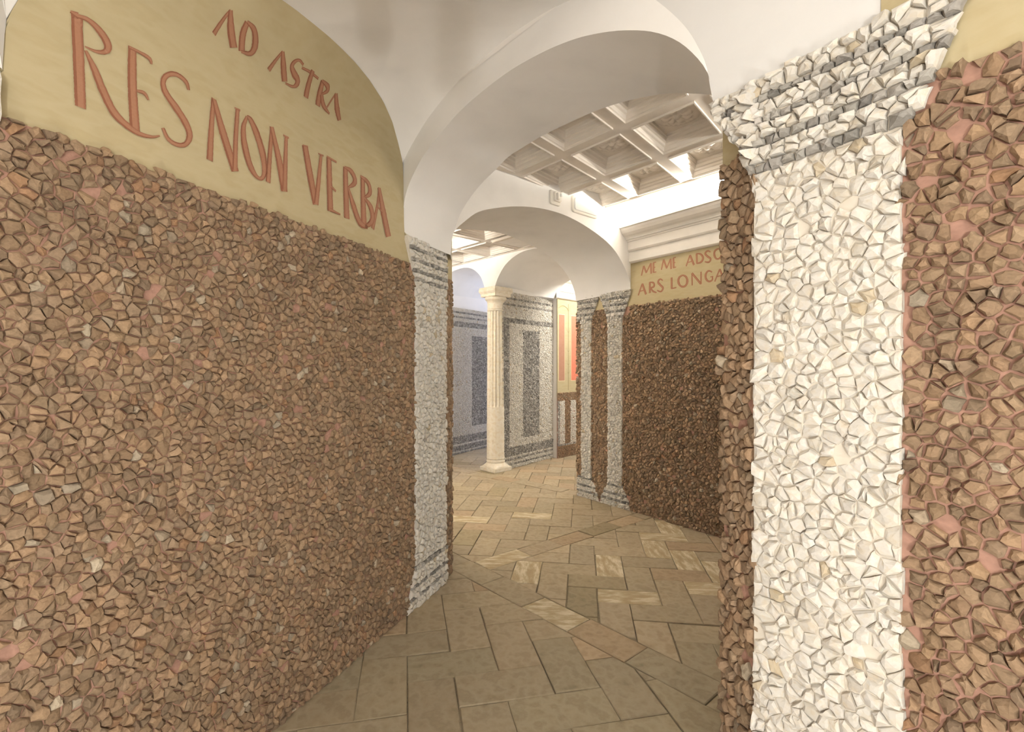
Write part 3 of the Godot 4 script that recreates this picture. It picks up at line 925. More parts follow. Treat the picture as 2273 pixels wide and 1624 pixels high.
func right_wall():
	var f := right_face()
	var eye := Vector3(0, 1.5, 0)
	var w := root("wall_right", "white and grey stone pilaster with stepped capital on a brown stone wall", "wall", "structure")
	put("body", sheet(f, rect(0.02, 0.0, 4.2, 3.0), -0.2, -0.02), M.plaster, w)
	put("ochre_plaster", sheet(f, rect(0.30, 2.05, 4.0, 3.0), -0.03, 0.002), M.ochre, w)
	put("mortar", sheet(f, rect(0.30, 0.0, 4.0, 2.115), -0.03, 0.0065), M.pink, w)
	put("pilaster_mortar", sheet(f, rect(0.0, 0.0, 0.342, 2.27), -0.03, 0.0145), M.cream, w)
	put("capital_mortar", sheet(f, PackedVector2Array([Vector2(-0.01, 2.02), Vector2(0.345, 2.02), Vector2(0.40, 2.16), Vector2(0.465, 2.285), Vector2(-0.135, 2.285), Vector2(-0.10, 2.2), Vector2(-0.03, 2.1)]), -0.02, 0.014), M.cream, w)
	var wid := func(v: float) -> Vector2:
		if v < 1.0:
			var b: float = [0.09, 0.07, 0.045, 0.025, 0.0][clampi(int(v / 0.055), 0, 4)]
			return Vector2(0.0, b)
		var t := clampf((v - 2.03) / 0.26, 0, 1)
		return Vector2(0.012 + 0.135 * pow(t, 1.15), 0.03 + 0.10 * t + (0.025 if v > 2.26 else 0.0) - (0.03 if v < 2.05 else 0.0))
	var hole_a := PackedVector2Array([Vector2(0.2, 2.00), Vector2(0.36, 2.03), Vector2(0.42, 2.12), Vector2(0.5, 2.3), Vector2(0.2, 2.3)])
	var hole_b := PackedVector2Array([Vector2(0.2, -0.1), Vector2(0.44, -0.1), Vector2(0.35, 0.27), Vector2(0.2, 0.27)])
	var regions := [
		{"poly": rect(0.346, 0.0, 1.9, 2.125), "kind": "brown", "su": 0.0315, "sv": 0.0275, "h": [0.010, 0.024], "w": 0.004, "holes": [hole_a, hole_b], "rag": 0.6, "drop": 0.015, "gap": 0.0012},
		{"poly": rect(0.0, 0.27, 0.345, 2.03), "kind": "white", "su": 0.034, "sv": 0.0275, "h": [0.009, 0.018], "w": 0.012, "rag": 0.25, "gap": 0.0001},
	]
	regions.append_array(courses([["white", 2.24, 2.292], ["grey", 2.222, 2.24], ["white", 2.182, 2.222], ["grey", 2.162, 2.182], ["white", 2.122, 2.162], ["grey", 2.10, 2.122], ["white", 2.055, 2.10], ["grey", 2.03, 2.055],
		["grey", 0.245, 0.27], ["white", 0.16, 0.245], ["grey", 0.135, 0.16], ["white", 0.085, 0.135], ["grey", 0.065, 0.085], ["white", 0.0, 0.065]], wid, 0.0, 0.345, 0.032, {"w": 0.014, "h": [0.012, 0.026]}))
	stones(w, f, regions, eye, 300, 21)
	# the brown end of the wall, turned away beside the arch
	var e := Face.new(0.687, 1.4008, -0.1564, 0.9877, -0.9877, -0.1564)
	put("end_mortar", sheet(e, rect(0.0, 0.0, 0.16, 2.29), -0.1, 0.0), M.pink, w)
	put("end_plaster", sheet(e, rect(0.0, 2.115, 0.163, 2.29), -0.1, 0.003), M.ochre, w)
	stones(w, e, [{"poly": rect(0.0, 0.0, 0.165, 2.13), "kind": "brown", "su": 0.031, "sv": 0.028, "h": [0.008, 0.022], "w": 0.0, "rag": 0.7, "drop": 0.03}], eye, 300, 22)
	# left flank of the capital
	stones(w, e, [{"poly": PackedVector2Array([Vector2(-0.02, 2.06), Vector2(0.02, 2.12), Vector2(0.13, 2.28), Vector2(-0.02, 2.28)]), "kind": "white", "su": 0.04, "sv": 0.03, "h": [0.05, 0.07], "w": 0.0}], eye, 300, 23)

func profile_run(f: Face, prof: Array, u0: float, u1: float) -> ArrayMesh:
	var t := PackedVector3Array()
	for i in prof.size() - 1:
		quad(t, f.at(u0, prof[i][1], prof[i][0]), f.at(u1, prof[i][1], prof[i][0]), f.at(u1, prof[i + 1][1], prof[i + 1][0]), f.at(u0, prof[i + 1][1], prof[i + 1][0]))
	return soup(t)

const CORNICE := [[0.0, 2.56], [0.022, 2.565], [0.035, 2.575], [0.035, 2.672], [0.05, 2.676], [0.06, 2.69], [0.06, 2.77], [0.07, 2.772], [0.075, 2.785], [0.088, 2.788], [0.092, 2.80], [0.105, 2.812], [0.13, 2.822], [0.158, 2.84], [0.178, 2.865], [0.186, 2.885], [0.205, 2.888], [0.205, 2.915], [0.0, 2.915]]

func middle_room():
	var eye := Vector3(0, 1.5, 0)
	var f := middle_face()
	# second arch wall with its soffit
	var w := root("wall_middle", "white plaster wall pierced by the second arch under the coffered ceiling", "arch", "structure")
	var a3 := pts(A3)
	var a4 := pts(A4)
	put("face", spandrel(a3, 3.6, 64), M.plaster, w)
	put("soffit", loft(a3, a4, 64, 6), M.vault, w)
	put("back", spandrel(a4, 3.6, 64), M.plaster, w)
	put("jamb", slab(-0.457, 3.659, -0.832, 4.362, 0.0, 2.6, -0.1), M.plaster, w)
	var cap := PackedVector3Array()
	quad(cap, V(-0.424, 2.264, 3.442), V(-0.44, 2.264, 3.66), V(-0.44, 3.6, 3.66), V(-0.424, 3.6, 3.442))
	put("corner", soup(cap), M.plaster, w)
	# right wall of the middle room
	var r := root("wall_middle_right", "brown crushed stone wall with paired white stone pilasters below an ochre lettered frieze", "wall", "structure")
	put("body", sheet(f, rect(0.0, 0.0, 5.2, 3.6), -0.2, -0.015), M.plaster, r)
	put("ochre_plaster", sheet(f, rect(0.66, 2.05, 5.0, 2.60), -0.03, 0.002), M.ochre, r)
	put("ochre_plaster", sheet(f, rect(0.10, 2.05, 0.60, 2.285), -0.03, 0.002), M.ochre, r)
	put("mortar", sheet(f, rect(0.0, 0.0, 5.0, 2.12), -0.03, 0.004), M.pink, r)
	letters(r, f, RIGHT_LETTERS, 0.004)
	var regions := [
		{"poly": rect(0.678, 0.0, 2.75, 2.13), "kind": "brown", "su": 0.037, "sv": 0.0245, "h": [0.010, 0.024], "w": 0.004, "rag": 0.6, "holes": [rect(0.6, 2.03, 0.77, 2.3), rect(0.6, -0.1, 0.765, 0.16)]},
		{"poly": rect(0.225, 0.03, 0.478, 2.12), "kind": "brown", "su": 0.035, "sv": 0.0245, "h": [0.010, 0.022], "w": 0.004, "rag": 0.5},
		{"poly": rect(-0.02, 0.2, 0.068, 2.12), "kind": "brown", "su": 0.035, "sv": 0.03, "h": [0.010, 0.024], "w": 0.004, "rag": 0.3},
		{"poly": rect(0.068, 0.23, 0.225, 2.03), "kind": "white", "su": 0.036, "sv": 0.025, "h": [0.010, 0.022], "w": 0.014, "rag": 0.2},
		{"poly": rect(0.478, 0.23, 0.678, 2.03), "kind": "white", "su": 0.036, "sv": 0.025, "h": [0.010, 0.022], "w": 0.014, "rag": 0.2},
	]
	put("pilaster_mortar", sheet(f, rect(0.068, 0.0, 0.225, 2.27), -0.02, 0.014), M.cream, r)
	put("pilaster_mortar", sheet(f, rect(0.478, 0.0, 0.678, 2.27), -0.02, 0.014), M.cream, r)
	var wid := func(v: float) -> Vector2:
		if v < 1.0: 
			var b: float = [0.12, 0.095, 0.06, 0.03, 0.012][clampi(int(v / 0.05), 0, 4)]
			return Vector2(b, b)
		var t := clampf((v - 2.03) / 0.26, 0, 1)
		var s := 0.015 + 0.115 * t
		return Vector2(s, s)
	var rows := [["white", 2.235, 2.295], ["grey", 2.21, 2.235], ["white", 2.165, 2.21], ["grey", 2.14, 2.165], ["white", 2.095, 2.14], ["grey", 2.07, 2.095], ["white", 2.035, 2.07], ["grey", 2.01, 2.035],
		["grey", 0.215, 0.24], ["white", 0.15, 0.215], ["grey", 0.125, 0.15], ["white", 0.085, 0.125], ["grey", 0.06, 0.085], ["white", 0.0, 0.06]]
	var wl := func(v: float) -> Vector2: return Vector2(0.066, minf(wid.call(v).y, 0.118))
	var wr := func(v: float) -> Vector2: return Vector2(minf(wid.call(v).x, 0.118), wid.call(v).y)
	regions.append_array(courses(rows, wl, 0.068, 0.225, 0.030, {"w": 0.014, "h": [0.012, 0.024]}))
	regions.append_array(courses(rows, wr, 0.478, 0.678, 0.030, {"w": 0.014, "h": [0.012, 0.024]}))
	stones(r, f, regions, eye, 300, 31)
	put("end", slab(0.775, 5.82, 1.35, 6.28, 0.0, 3.0, 0.05), M.plaster, r)
	# moulding with the hidden light strip
	var t := root("trim_1", "white plaster cornice moulding above the ochre frieze with lettering", "cornice", "structure")
	put("moulding", profile_run(f, CORNICE, 0.62, 4.6), M.moulding, t)
	put("upper_wall", sheet(f, rect(0.0, 2.9, 5.0, 3.6), -0.05, 0.0), M.plaster, t)
	# coffered ceiling on its own grid
	var c := root("ceiling", "white coffered plaster ceiling with a rosette in every coffer", "ceiling", "structure")
	rng.seed = 41
	var o := V(0.7597, 3.06, 4.159)
	var eu := Vector3(0.385, 0, -0.470)
	var ev := Vector3(-0.349, 0, -0.412)
	var rose := rosette(0.155)
	for i in range(-5, 1):
		for j in range(-5, 4):
			var at := o + eu * i + ev * j
			var mid := at + (eu + ev) * 0.5
			# leave out what stands behind the arch walls
			if mid.x - 0.933 * 0 + -mid.z < 2.2: continue
			if mid.x > -4.518 + 1.11 * -mid.z + 1.6 and false: continue
			if mid.x < -4.518 + 1.11 * -mid.z - 0.75: continue
			coffer(c, at, eu, ev, rose)
	var p := PackedVector3Array()
	var b0 := o + eu - ev * 6.0
	var b1 := o + eu + ev * 4.0
	quad(p, b0, b1, b1 + Vector3(0.9, 0.06, -1.0), b0 + Vector3(1.6, 0.06, -1.0))
	put("border_panel", soup(p), M.plaster, c)
	var q := PackedVector3Array()
	box_soup(q, b0 + Vector3(0, -0.012, 0), b1 - b0, eu.normalized() * 0.05, Vector3(0, 0.03, 0))
	put("border_moulding", soup(q), M.coffer, c)
	# wall closing the middle room out of sight
	put("end_wall", slab(2.4, 0.62, 4.1, 1.25, 0.0, 3.6, -0.1), M.plaster, w)

func far_room():
	var eye := Vector3(0, 1.5, 0)
	var w := root("wall_far", "white plaster wall with two arches meeting on the column", "arch", "structure")
	var a5 := pts(A5)
	var a6 := pts(A6)
	var a7 := pts(A7)
	a5.append(V(0.85, 2.55, 6.04))
	put("face", spandrel(a5, 3.6, 48), M.plaster, w)
	put("face", spandrel(a6, 3.6, 48), M.plaster, w)
	put("face", soup_quad(V(-0.403, 2.61, 7.381), V(-0.257, 2.61, 7.225), V(-0.257, 3.6, 7.225), V(-0.403, 3.6, 7.381)), M.plaster, w)
	put("face", soup_quad(V(-1.138, 0.0, 8.169), V(-2.6, 0.0, 9.736), V(-2.6, 3.6, 9.736), V(-1.138, 3.6, 8.169)), M.plaster, w)
	put("face", soup_quad(V(0.85, 0.0, 6.04), V(2.2, 0.0, 4.6), V(2.2, 3.6, 4.6), V(0.85, 3.6, 6.04)), M.plaster, w)
	# soffit of the right arch runs to the painted room
	put("soffit", loft(a5, a7, 56, 6), M.vault, w)
	put("back", spandrel(a7, 3.6, 48), M.plaster, w)
	# soffit of the left arch, over the passage with daylight
	var b6 := PackedVector3Array()
	for p in a6: b6.append(p + V(1.15, 0, 1.9))
	put("soffit", loft(a6, b6, 40, 6), M.vault, w)
	# grey pier face beside the column
	var f := Face.new(-0.08, 7.231, 0.615, 0.788, 0.788, -0.615)
	var g := root("wall_far_pier", "white stone pier face with a narrow dark grey upright panel beside the column", "wall", "structure")
	put("body", sheet(f, rect(-0.08, 0.0, 1.31, 2.62), -0.30, -0.01), M.plaster, g)
	put("mortar", sheet(f, rect(-0.10, 0.0, 1.31, 2.58), -0.06, 0.0), M.slate, g)
	put("upper_plaster", sheet(f, rect(0.03, 2.55, 1.31, 2.64), -0.06, 0.004), M.vault, g)
	var st := {"su": 0.027, "sv": 0.022, "h": [0.008, 0.018], "w": 0.0}
	var regs := []
	var add := func(kind: String, u0: float, v0: float, u1: float, v1: float, small := false):
		var d := st.duplicate()
		d.kind = kind
		d.poly = rect(u0, v0, u1, v1)
		if small: d.sv = (v1 - v0) / maxf(1, roundf((v1 - v0) / 0.022))
		regs.append(d)
	for b in [["white", 2.50, 2.58], ["grey", 2.47, 2.50], ["white", 2.41, 2.47], ["grey", 2.38, 2.41], ["white", 2.31, 2.38], ["white", 2.20, 2.31], ["grey", 2.13, 2.20], ["white", 0.0, 0.05], ["grey", 0.05, 0.075], ["white", 0.075, 0.12], ["grey", 0.12, 0.15], ["white", 0.15, 0.18], ["grey", 0.18, 0.31]]:
		add.call(b[0], -0.10, b[1], 1.31, b[2], true)
	add.call("grey", -0.10, 0.31, 0.06, 2.13)
	add.call("grey", 1.22, 0.31, 1.31, 2.13)
	add.call("white", 0.06, 0.31, 0.39, 2.13)
	add.call("white", 0.82, 0.31, 1.22, 2.13)
	add.call("white", 0.39, 0.31, 0.82, 0.42)
	add.call("grey", 0.39, 0.42, 0.82, 2.04)
	add.call("white", 0.39, 2.04, 0.82, 2.13)
	stones(g, f, regs, eye, 300, 51)
	# left passage wall
	var f2 := Face.new(-1.09, 8.235, 0.528, 0.849, 0.849, -0.528)
	var l := root("wall_far_left", "white stone passage wall with a broad dark grey panel in bluish daylight", "wall", "structure")
	put("body", sheet(f2, rect(-0.1, 0.0, 2.6, 3.6), -0.2, -0.01), M.plaster, l)
	put("mortar", sheet(f2, rect(-0.1, 0.0, 2.4, 2.49), -0.06, 0.0), M.slate, l)
	regs.clear()
	for b in [["white", 2.43, 2.49], ["grey", 2.40, 2.43], ["white", 2.35, 2.40], ["grey", 2.32, 2.35], ["white", 2.26, 2.32], ["grey", 2.17, 2.26], ["grey", 0.0, 0.03], ["white", 0.03, 0.05], ["grey", 0.05, 0.14], ["white", 0.14, 0.17], ["grey", 0.17, 0.30]]:
		add.call(b[0], -0.08, b[1], 1.5, b[2], true)
	add.call("white", -0.08, 0.30, 0.71, 2.17)
	add.call("white", 0.71, 0.30, 1.5, 0.44)
	add.call("grey", 0.71, 0.44, 1.5, 2.03)
	add.call("white", 0.71, 2.03, 1.5, 2.17)
	stones(l, f2, regs, eye, 300, 52)
	put("end_wall", slab(-1.2, 10.9, 3.0, 10.9, 0.0, 3.6, 0.1), M.plaster, l)
	# painted room
	var f3 := Face.new(0.739, 8.115, 0.688, 0.725, 0.725, -0.688)
	var r := root("wall_far_right", "ochre wall with purple and red painted panels above a brown stone dado", "wall", "structure")
	put("body", sheet(f3, rect(0.0, 0.0, 3.1, 3.6), -0.2, -0.01), M.plaster, r)
	put("ochre_plaster", sheet(f3, rect(0.0, 1.0, 3.0, 2.60), -0.03, 0.0), M.ochre, r)
	put("moulding", profile_run(f3, CORNICE, -0.07, 3.0), M.moulding, r, Vector3(0, 0.035, 0))
	put("mortar", sheet(f3, rect(0.0, 0.0, 3.0, 1.06), -0.03, 0.004), M.pink, r)
	put("painted_panel", sheet(f3, rect(0.035, 1.26, 0.185, 2.34), 0.0, 0.003), M.purple, r)
	put("painted_border", sheet(f3, rect(0.025, 1.25, 0.195, 2.35), 0.0, 0.0015), M.pale, r)
	put("painted_panel", sheet(f3, rect(0.37, 1.26, 1.0, 2.34), 0.0, 0.003), M.red, r)
	put("painted_border", sheet(f3, rect(0.36, 1.25, 1.01, 2.35), 0.0, 0.0015), M.pale, r)
	put("painted_stem", sheet(f3, rect(0.285, 1.10, 0.291, 2.53), 0.0, 0.002), M.vine, r)
	for i in 5:
		var v: float = [2.42, 2.06, 1.74, 1.52, 1.38][i]
		var tw := PackedVector3Array()
		for s in [-1.0, 1.0]:
			for q in 6:
				var a0 := Vector2(0.288 + s * q * 0.008, v + 0.0018 * q * q)
				var a1 := Vector2(0.288 + s * (q + 1) * 0.008, v + 0.0018 * (q + 1) * (q + 1))
				quad(tw, f3.at(a0.x, a0.y - 0.003, 0.003), f3.at(a1.x, a1.y - 0.002, 0.003), f3.at(a1.x, a1.y + 0.002, 0.003), f3.at(a0.x, a0.y + 0.003, 0.003))
		put("painted_twig", soup(tw), M.vine, r)
	var ar := PackedVector3Array()
	for q in 12:
		var a0 := Vector2(0.02 + q * 0.022, 2.44 + 0.05 * sin(PI * q / 12.0))
		var a1 := Vector2(0.02 + (q + 1) * 0.022, 2.44 + 0.05 * sin(PI * (q + 1) / 12.0))
		quad(ar, f3.at(a0.x, a0.y - 0.003, 0.003), f3.at(a1.x, a1.y - 0.003, 0.003), f3.at(a1.x, a1.y + 0.003, 0.003), f3.at(a0.x, a0.y + 0.003, 0.003))
	put("painted_garland", soup(ar), M.vine, r)
	regs.clear()
	add.call("brown", 0.0, 0.93, 1.6, 1.065)
	add.call("brown", 0.0, 0.0, 1.6, 0.19)
	add.call("grey", 0.0, 0.19, 1.6, 0.22)
	add.call("grey", 0.0, 0.22, 0.05, 0.93)
	add.call("white", 0.05, 0.22, 0.19, 0.93)
	add.call("brown", 0.19, 0.22, 0.34, 0.93)
	add.call("white", 0.34, 0.22, 0.50, 0.93)
	add.call("brown", 0.50, 0.22, 1.6, 0.93)
	stones(r, f3, regs, eye, 300, 53)
	put("end_wall", slab(2.9, 10.43, 4.2, 7.0, 0.0, 3.6, -0.1), M.plaster, r)
	put("end_wall", slab(1.35, 6.28, 4.2, 7.0, 0.0, 3.6, 0.1), M.plaster, r)
	# coffers of the far room, in line with the arches
	var c := root("ceiling_far", "white coffered plaster ceiling of the far room behind the second arch", "ceiling", "structure")
	rng.seed = 43
	var ev := Vector3(-0.682, 0, -0.731) * 0.62
	var eu := Vector3(-0.731, 0, 0.682) * 0.62
	var o := V(-0.234, 3.092, 7.2) + eu.normalized() * 0.03 + ev * 0.12
	var rose := rosette(0.17)
	for i in range(0, 5):
		for j in range(-5, 5):
			var at := o + eu * i + ev * j
			var mid := at + (eu + ev) * 0.5
			if mid.x > -5.674 + 1.11 * -mid.z + 1.2: continue
			coffer(c, at, eu, ev, rose)
	var q := PackedVector3Array()
	box_soup(q, o - ev * 5.0 + Vector3(0, -0.014, 0), ev * 10.0, eu.normalized() * -0.06, Vector3(0, 0.03, 0))
	put("border_moulding", soup(q), M.coffer, c)
	# closing wall on the left of the far room
	put("end_wall", slab(-2.3, 4.0, -2.3, 9.6, 0.0, 3.6, -0.1), M.plaster, w)
	put("end_wall", slab(-0.832, 4.362, -2.5, 4.2, 0.0, 3.6, -0.05), M.plaster, w)

func soup_quad(a: Vector3, b: Vector3, c: Vector3, d: Vector3) -> ArrayMesh:
	var t := PackedVector3Array()
	quad(t, a, b, c, d)
	return soup(t)

# ---------------------------------------------------------------- column and fittings
func lathe(prof: Array, seg := 48, ripple: Variant = null) -> ArrayMesh:
	var rows := []
	for p in prof:
		var row := PackedVector3Array()
		for i in seg + 1:
			var a := TAU * i / seg
			var r: float = p[0]
			if ripple != null: r = ripple.call(r, a, p[1])
			row.append(Vector3(cos(a) * r, p[1], -sin(a) * r))
		rows.append(row)
	return grid_mesh(rows)

func moulded_block(half: Array) -> ArrayMesh:   # square rings: half width, height
	var t := PackedVector3Array()
	for i in half.size() - 1:
		for k in 4:
			var c0 := Vector3([1, -1, -1, 1][k], 0, [1, 1, -1, -1][k])
			var c1 := Vector3([1, -1, -1, 1][(k + 1) % 4], 0, [1, 1, -1, -1][(k + 1) % 4])
			quad(t, c0 * half[i][0] + Vector3(0, half[i][1], 0), c1 * half[i][0] + Vector3(0, half[i][1], 0), c1 * half[i + 1][0] + Vector3(0, half[i + 1][1], 0), c0 * half[i + 1][0] + Vector3(0, half[i + 1][1], 0))
	return soup(t)

func fittings():
	var c := root("column", "fluted cream stone column with square plinth standing against the far pier", "column", "", V(-0.234, 0, 7.2))
	c.rotation.y = deg_to_rad(-46)
	put("plinth", moulded_block([[0.0, 0.0], [0.158, 0.0], [0.162, 0.006], [0.162, 0.052], [0.157, 0.060], [0.0, 0.060]]), M.marble, c)
	# foot: round above, drawn out to the corners of the plinth below
	var foot := func(r: float, a: float, y: float) -> float:
		var k := clampf((0.118 - y) / 0.058, 0, 1)
		var sq := 0.150 / maxf(absf(cos(a)), absf(sin(a)))
		return lerpf(r, minf(sq, 0.205), k * k * pow(absf(sin(2.0 * a)), 2.0))
	put("foot", lathe([[0.165, 0.060], [0.164, 0.066], [0.158, 0.078], [0.148, 0.092], [0.137, 0.108], [0.131, 0.116], [0.128, 0.118], [0.130, 0.124], [0.134, 0.132], [0.135, 0.142], [0.132, 0.152], [0.124, 0.158], [0.117, 0.160], [0.116, 0.168]], 64, foot), M.marble, c)
	var flute := func(r: float, a: float, y: float) -> float:
		if y < 0.185 or y > 2.285: return r
		var d := 0.021 if y > 0.92 else 0.0035
		return r - d * pow(absf(sin(a * 8.0)), 0.7)
	var shaft := [[0.117, 0.168], [0.128, 0.174], [0.130, 0.182], [0.130, 0.186]]
	for i in 12: shaft.append([lerpf(0.130, 0.128, i / 11.0), 0.20 + i * 0.0645])
	shaft.append([0.128, 0.918])
	shaft.append([0.128, 0.922])
	for i in 14: shaft.append([lerpf(0.128, 0.118, i / 13.0), 0.95 + i * 0.1025])
	shaft.append_array([[0.117, 2.284], [0.117, 2.288], [0.119, 2.296], [0.117, 2.306], [0.106, 2.310]])
	put("shaft", lathe(shaft, 160, flute), M.marble, c)
	put("neck", lathe([[0.100, 2.310], [0.106, 2.314], [0.109, 2.33], [0.110, 2.36], [0.114, 2.39], [0.121, 2.41], [0.124, 2.412], [0.124, 2.42], [0.129, 2.422], [0.129, 2.43]], 48), M.marble, c)
	put("echinus", lathe([[0.130, 2.43], [0.140, 2.436], [0.152, 2.45], [0.157, 2.465], [0.154, 2.48], [0.145, 2.49], [0.0, 2.49]], 48), M.marble, c)
	put("abacus", moulded_block([[0.0, 2.488], [0.150, 2.488], [0.153, 2.494], [0.153, 2.53], [0.160, 2.535], [0.168, 2.552], [0.174, 2.56], [0.174, 2.585], [0.170, 2.595], [0.170, 2.612], [0.160, 2.62], [0.0, 2.62]]), M.marble, c)
	# on the second arch wall
	var dir := Vector3(0.743, 0, -0.669)
	var out := Vector3(-0.669, 0, -0.743) * -1.0
	out = Vector3(0.669, 0, 0.743)
	if out.dot(Vector3(0, 0, 1)) < 0: out = -out
	var wallp := func(px_d: float, h: float) -> Vector3: return V(-4.518 + 1.11 * px_d, h, px_d)
	var basis_ := Basis(dir, Vector3.UP, dir.cross(Vector3.UP))
	var a := root("alarm_sounder", "small square white alarm sounder on the wall above the second arch", "alarm", "", wallp.call(4.407, 2.978))
	a.basis = basis_
	put("back_plate", rounded(0.125, 0.125, 0.018, 0.018), M.plastic, a, Vector3(0, 0, 0.001))
	put("cover", rounded(0.085, 0.085, 0.02, 0.012), M.plastic, a, Vector3(0.012, 0.008, 0.022))
	put("horn", rounded(0.026, 0.062, 0.022, 0.008), M.plastic, a, Vector3(-0.005, 0.005, 0.042))
	put("strobe", rounded(0.022, 0.028, 0.02, 0.006), M.lens, a, Vector3(0.035, 0.025, 0.042))
	var e := root("emergency_light", "wide rounded white emergency light on the wall below the coffered ceiling", "light fitting", "", wallp.call(4.68, 2.985))
	e.basis = basis_
	put("frame", rounded(0.37, 0.155, 0.018, 0.035), M.plastic, e)
	put("lens", rounded(0.325, 0.112, 0.014, 0.022), M.lens, e, Vector3(0, 0, 0.016))

# a plate with rounded corners and a bevelled front, in its own x and y, z towards the room
func rounded(wx: float, hy: float, dz: float, r: float) -> ArrayMesh:
	var t := PackedVector3Array()
	var rings := []
	for s in [[0.0, 0.0], [0.0, dz * 0.75], [dz * 0.25, dz]]:
		var ring := PackedVector3Array()
		for k in 4:
			for q in 6:
				var a := PI / 2 * (k + q / 5.0)
				var cx: float = [1, -1, -1, 1][k] * (wx / 2 - r)
				var cy: float = [1, 1, -1, -1][k] * (hy / 2 - r)
				ring.append(Vector3(cx + cos(a) * (r - s[0]), cy + sin(a) * (r - s[0]), s[1]))
		rings.append(ring)
	for i in 2:
		for k in 24: quad(t, rings[i][k], rings[i][(k + 1) % 24], rings[i + 1][(k + 1) % 24], rings[i + 1][k])
	for k in range(1, 23):
		t.append(rings[2][0]); t.append(rings[2][k]); t.append(rings[2][k + 1])
	return soup(t)

const LEFT_LETTERS := [
	[[2219,2484,28,2210,2363,28,2205,2232,27], [2225,2477,8,2190,2485,14,2155,2470,24,2138,2448,24,2143,2426,13,2167,2412,9,2196,2409,4], [2194,2399,9,2171,2359,21,2148,2308,25,2118,2258,26,2082,2236,23,2045,2227,15,2006,2234,9,1982,2248,4], [2236,2480,5,2217,2480,18]],  # R
	[[2068,2482,25,2066,2361,27,2058,2224,30], [2077,2478,9,2045,2481,10,2014,2479,14,2009,2465,7], [2053,2357,8,2031,2361,13,2018,2346,7]],  # E
	[[1883,2448,11,1893,2471,17,1925,2478,16,1956,2460,14,1971,2429,17,1962,2398,24,1928,2366,28,1896,2332,28,1880,2296,23,1893,2259,15,1922,2244,15,1953,2249,15,1972,2278,12]],  # S
	[[1789,2467,15,1797,2358,21,1804,2237,25], [1787,2464,18,1752,2364,33,1698,2236,34], [1688,2476,17,1696,2362,20,1700,2239,22], [1702,2475,6,1676,2477,8]],  # N
	[[1645,2468,11,1661,2418,21,1655,2351,31,1624,2274,29,1584,2249,14,1562,2279,22,1569,2350,33,1600,2424,34,1630,2465,25,1645,2468,14]],  # O
	[[1523,2480,16,1534,2363,22,1543,2248,25], [1525,2483,21,1482,2346,36,1457,2239,36], [1447,2476,18,1452,2357,24,1456,2244,28], [1464,2475,7,1432,2476,8]],  # N
	[[1338,2482,36,1302,2348,42,1271,2240,35], [1235,2482,16,1253,2348,27,1268,2243,29], [1352,2479,6,1319,2486,7], [1255,2481,6,1219,2484,7]],  # V
	[[1182,2490,33,1178,2374,38,1172,2237,41], [1197,2490,10,1128,2489,10], [1169,2358,14,1133,2346,11], [1174,2245,17,1101,2243,8]],  # E
	[[1063,2488,34,1059,2370,39,1052,2237,42], [1070,2488,11,1014,2482,31,989,2444,33,1042,2394,9], [1042,2394,18,1000,2315,40,948,2245,40,883,2235,18]],  # R
	[[925,2488,34,921,2377,40,915,2246,47], [945,2488,13,879,2473,31,863,2429,32,913,2384,10], [910,2385,18,855,2349,40,843,2288,39,902,2233,17]],  # B
	[[776,2483,19,797,2376,21,839,2240,29], [781,2481,29,738,2353,55,690,2234,52], [802,2374,11,741,2357,11]],  # A
	[[1771,2782,8,1787,2735,13,1804,2685,16], [1771,2782,15,1749,2736,30,1720,2687,33]],  # A
	[[1700,2784,20,1700,2746,26,1686,2692,26], [1702,2785,9,1663,2777,23,1640,2741,30,1649,2707,17,1688,2691,9]],  # D
	[[1515,2787,9,1534,2741,13,1553,2697,17], [1515,2787,16,1491,2746,29,1467,2697,31]],  # A
	[[1400,2797,10,1432,2799,10,1452,2768,20,1432,2748,30,1403,2732,29,1416,2703,12,1462,2693,8]],  # S
	[[1403,2785,9,1352,2793,12,1299,2794,10], [1343,2805,22,1342,2748,27,1341,2694,29]],  # T
	[[1271,2799,24,1267,2746,31,1265,2695,31], [1276,2798,11,1234,2793,26,1229,2778,19,1255,2750,7], [1255,2748,20,1231,2713,28,1186,2695,10]],  # R
	[[1174,2793,8,1192,2750,8,1207,2715,8], [1174,2793,21,1143,2738,36,1115,2697,27]],  # A
]
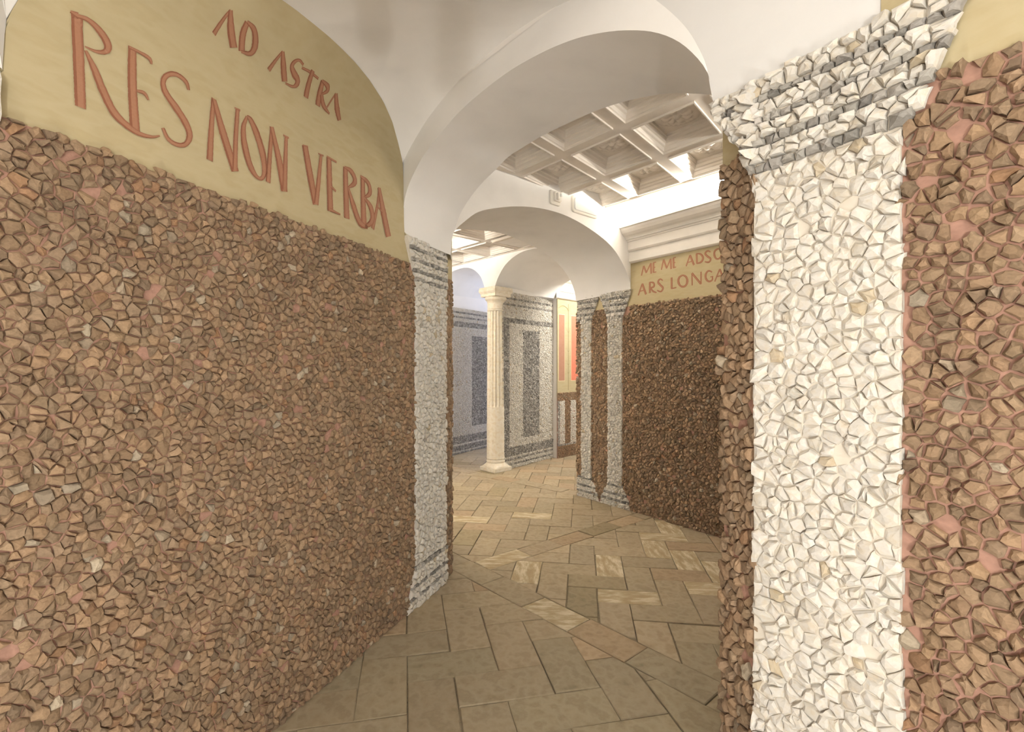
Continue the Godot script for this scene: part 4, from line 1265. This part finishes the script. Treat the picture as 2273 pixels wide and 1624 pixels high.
const RIGHT_LETTERS := [
	[[925,2416,16,953,2510,16], [953,2510,19,986,2435,19], [986,2435,14,1042,2523,14], [1042,2523,20,1046,2418,20]],  # M
	[[1073,2521,20,1073,2425,20], [1069,2522,10,1104,2523,10], [1073,2473,10,1096,2473,10], [1069,2425,10,1108,2426,10]],  # E
	[[1168,2437,15,1194,2533,15], [1194,2533,18,1230,2441,18], [1230,2441,13,1274,2527,13], [1274,2527,19,1280,2427,19]],  # M
	[[1305,2527,19,1308,2433,19], [1302,2528,10,1333,2530,10], [1307,2482,9,1328,2482,9], [1305,2433,10,1336,2438,10]],  # E
	[[1445,2427,14,1486,2523,14], [1486,2523,19,1527,2426,19], [1461,2459,9,1511,2463,9]],  # A
	[[1554,2526,18,1558,2434,18], [1551,2525,10,1596,2512,15,1619,2474,21,1603,2443,18,1555,2434,11]],  # D
	[[1694,2514,9,1666,2529,14,1642,2511,18,1664,2480,18,1694,2451,17,1678,2428,15,1637,2437,10]],  # S
	[[1766,2530,14,1735,2514,18,1732,2475,18,1756,2441,13,1790,2450,18,1801,2487,18,1782,2522,14,1766,2530,12]],  # O
	[[884,2220,16,935,2333,16], [935,2333,23,982,2219,23], [905,2259,10,963,2265,10]],  # A
	[[1029,2335,22,1029,2227,22], [1025,2335,11,1073,2322,18,1079,2289,22,1032,2276,12], [1040,2275,13,1069,2240,18,1111,2221,11]],  # R
	[[1185,2331,11,1152,2348,16,1129,2324,21,1154,2291,21,1185,2257,21,1162,2227,16,1116,2244,11]],  # S
	[[1285,2346,20,1286,2239,20], [1283,2239,12,1339,2243,12]],  # L
	[[1409,2351,14,1370,2333,22,1361,2292,24,1388,2249,17,1433,2244,18,1457,2279,24,1445,2327,19,1409,2351,13]],  # O
	[[1509,2241,14,1506,2354,14], [1506,2354,19,1598,2243,19], [1600,2240,14,1600,2353,14]],  # N
	[[1710,2333,11,1675,2349,15,1648,2326,20,1648,2286,19,1675,2255,16,1710,2262,15,1713,2289,12], [1691,2292,9,1721,2293,9]],  # G
	[[1735,2245,12,1782,2348,12], [1782,2348,17,1824,2245,17], [1753,2285,9,1806,2290,9]],  # A
]
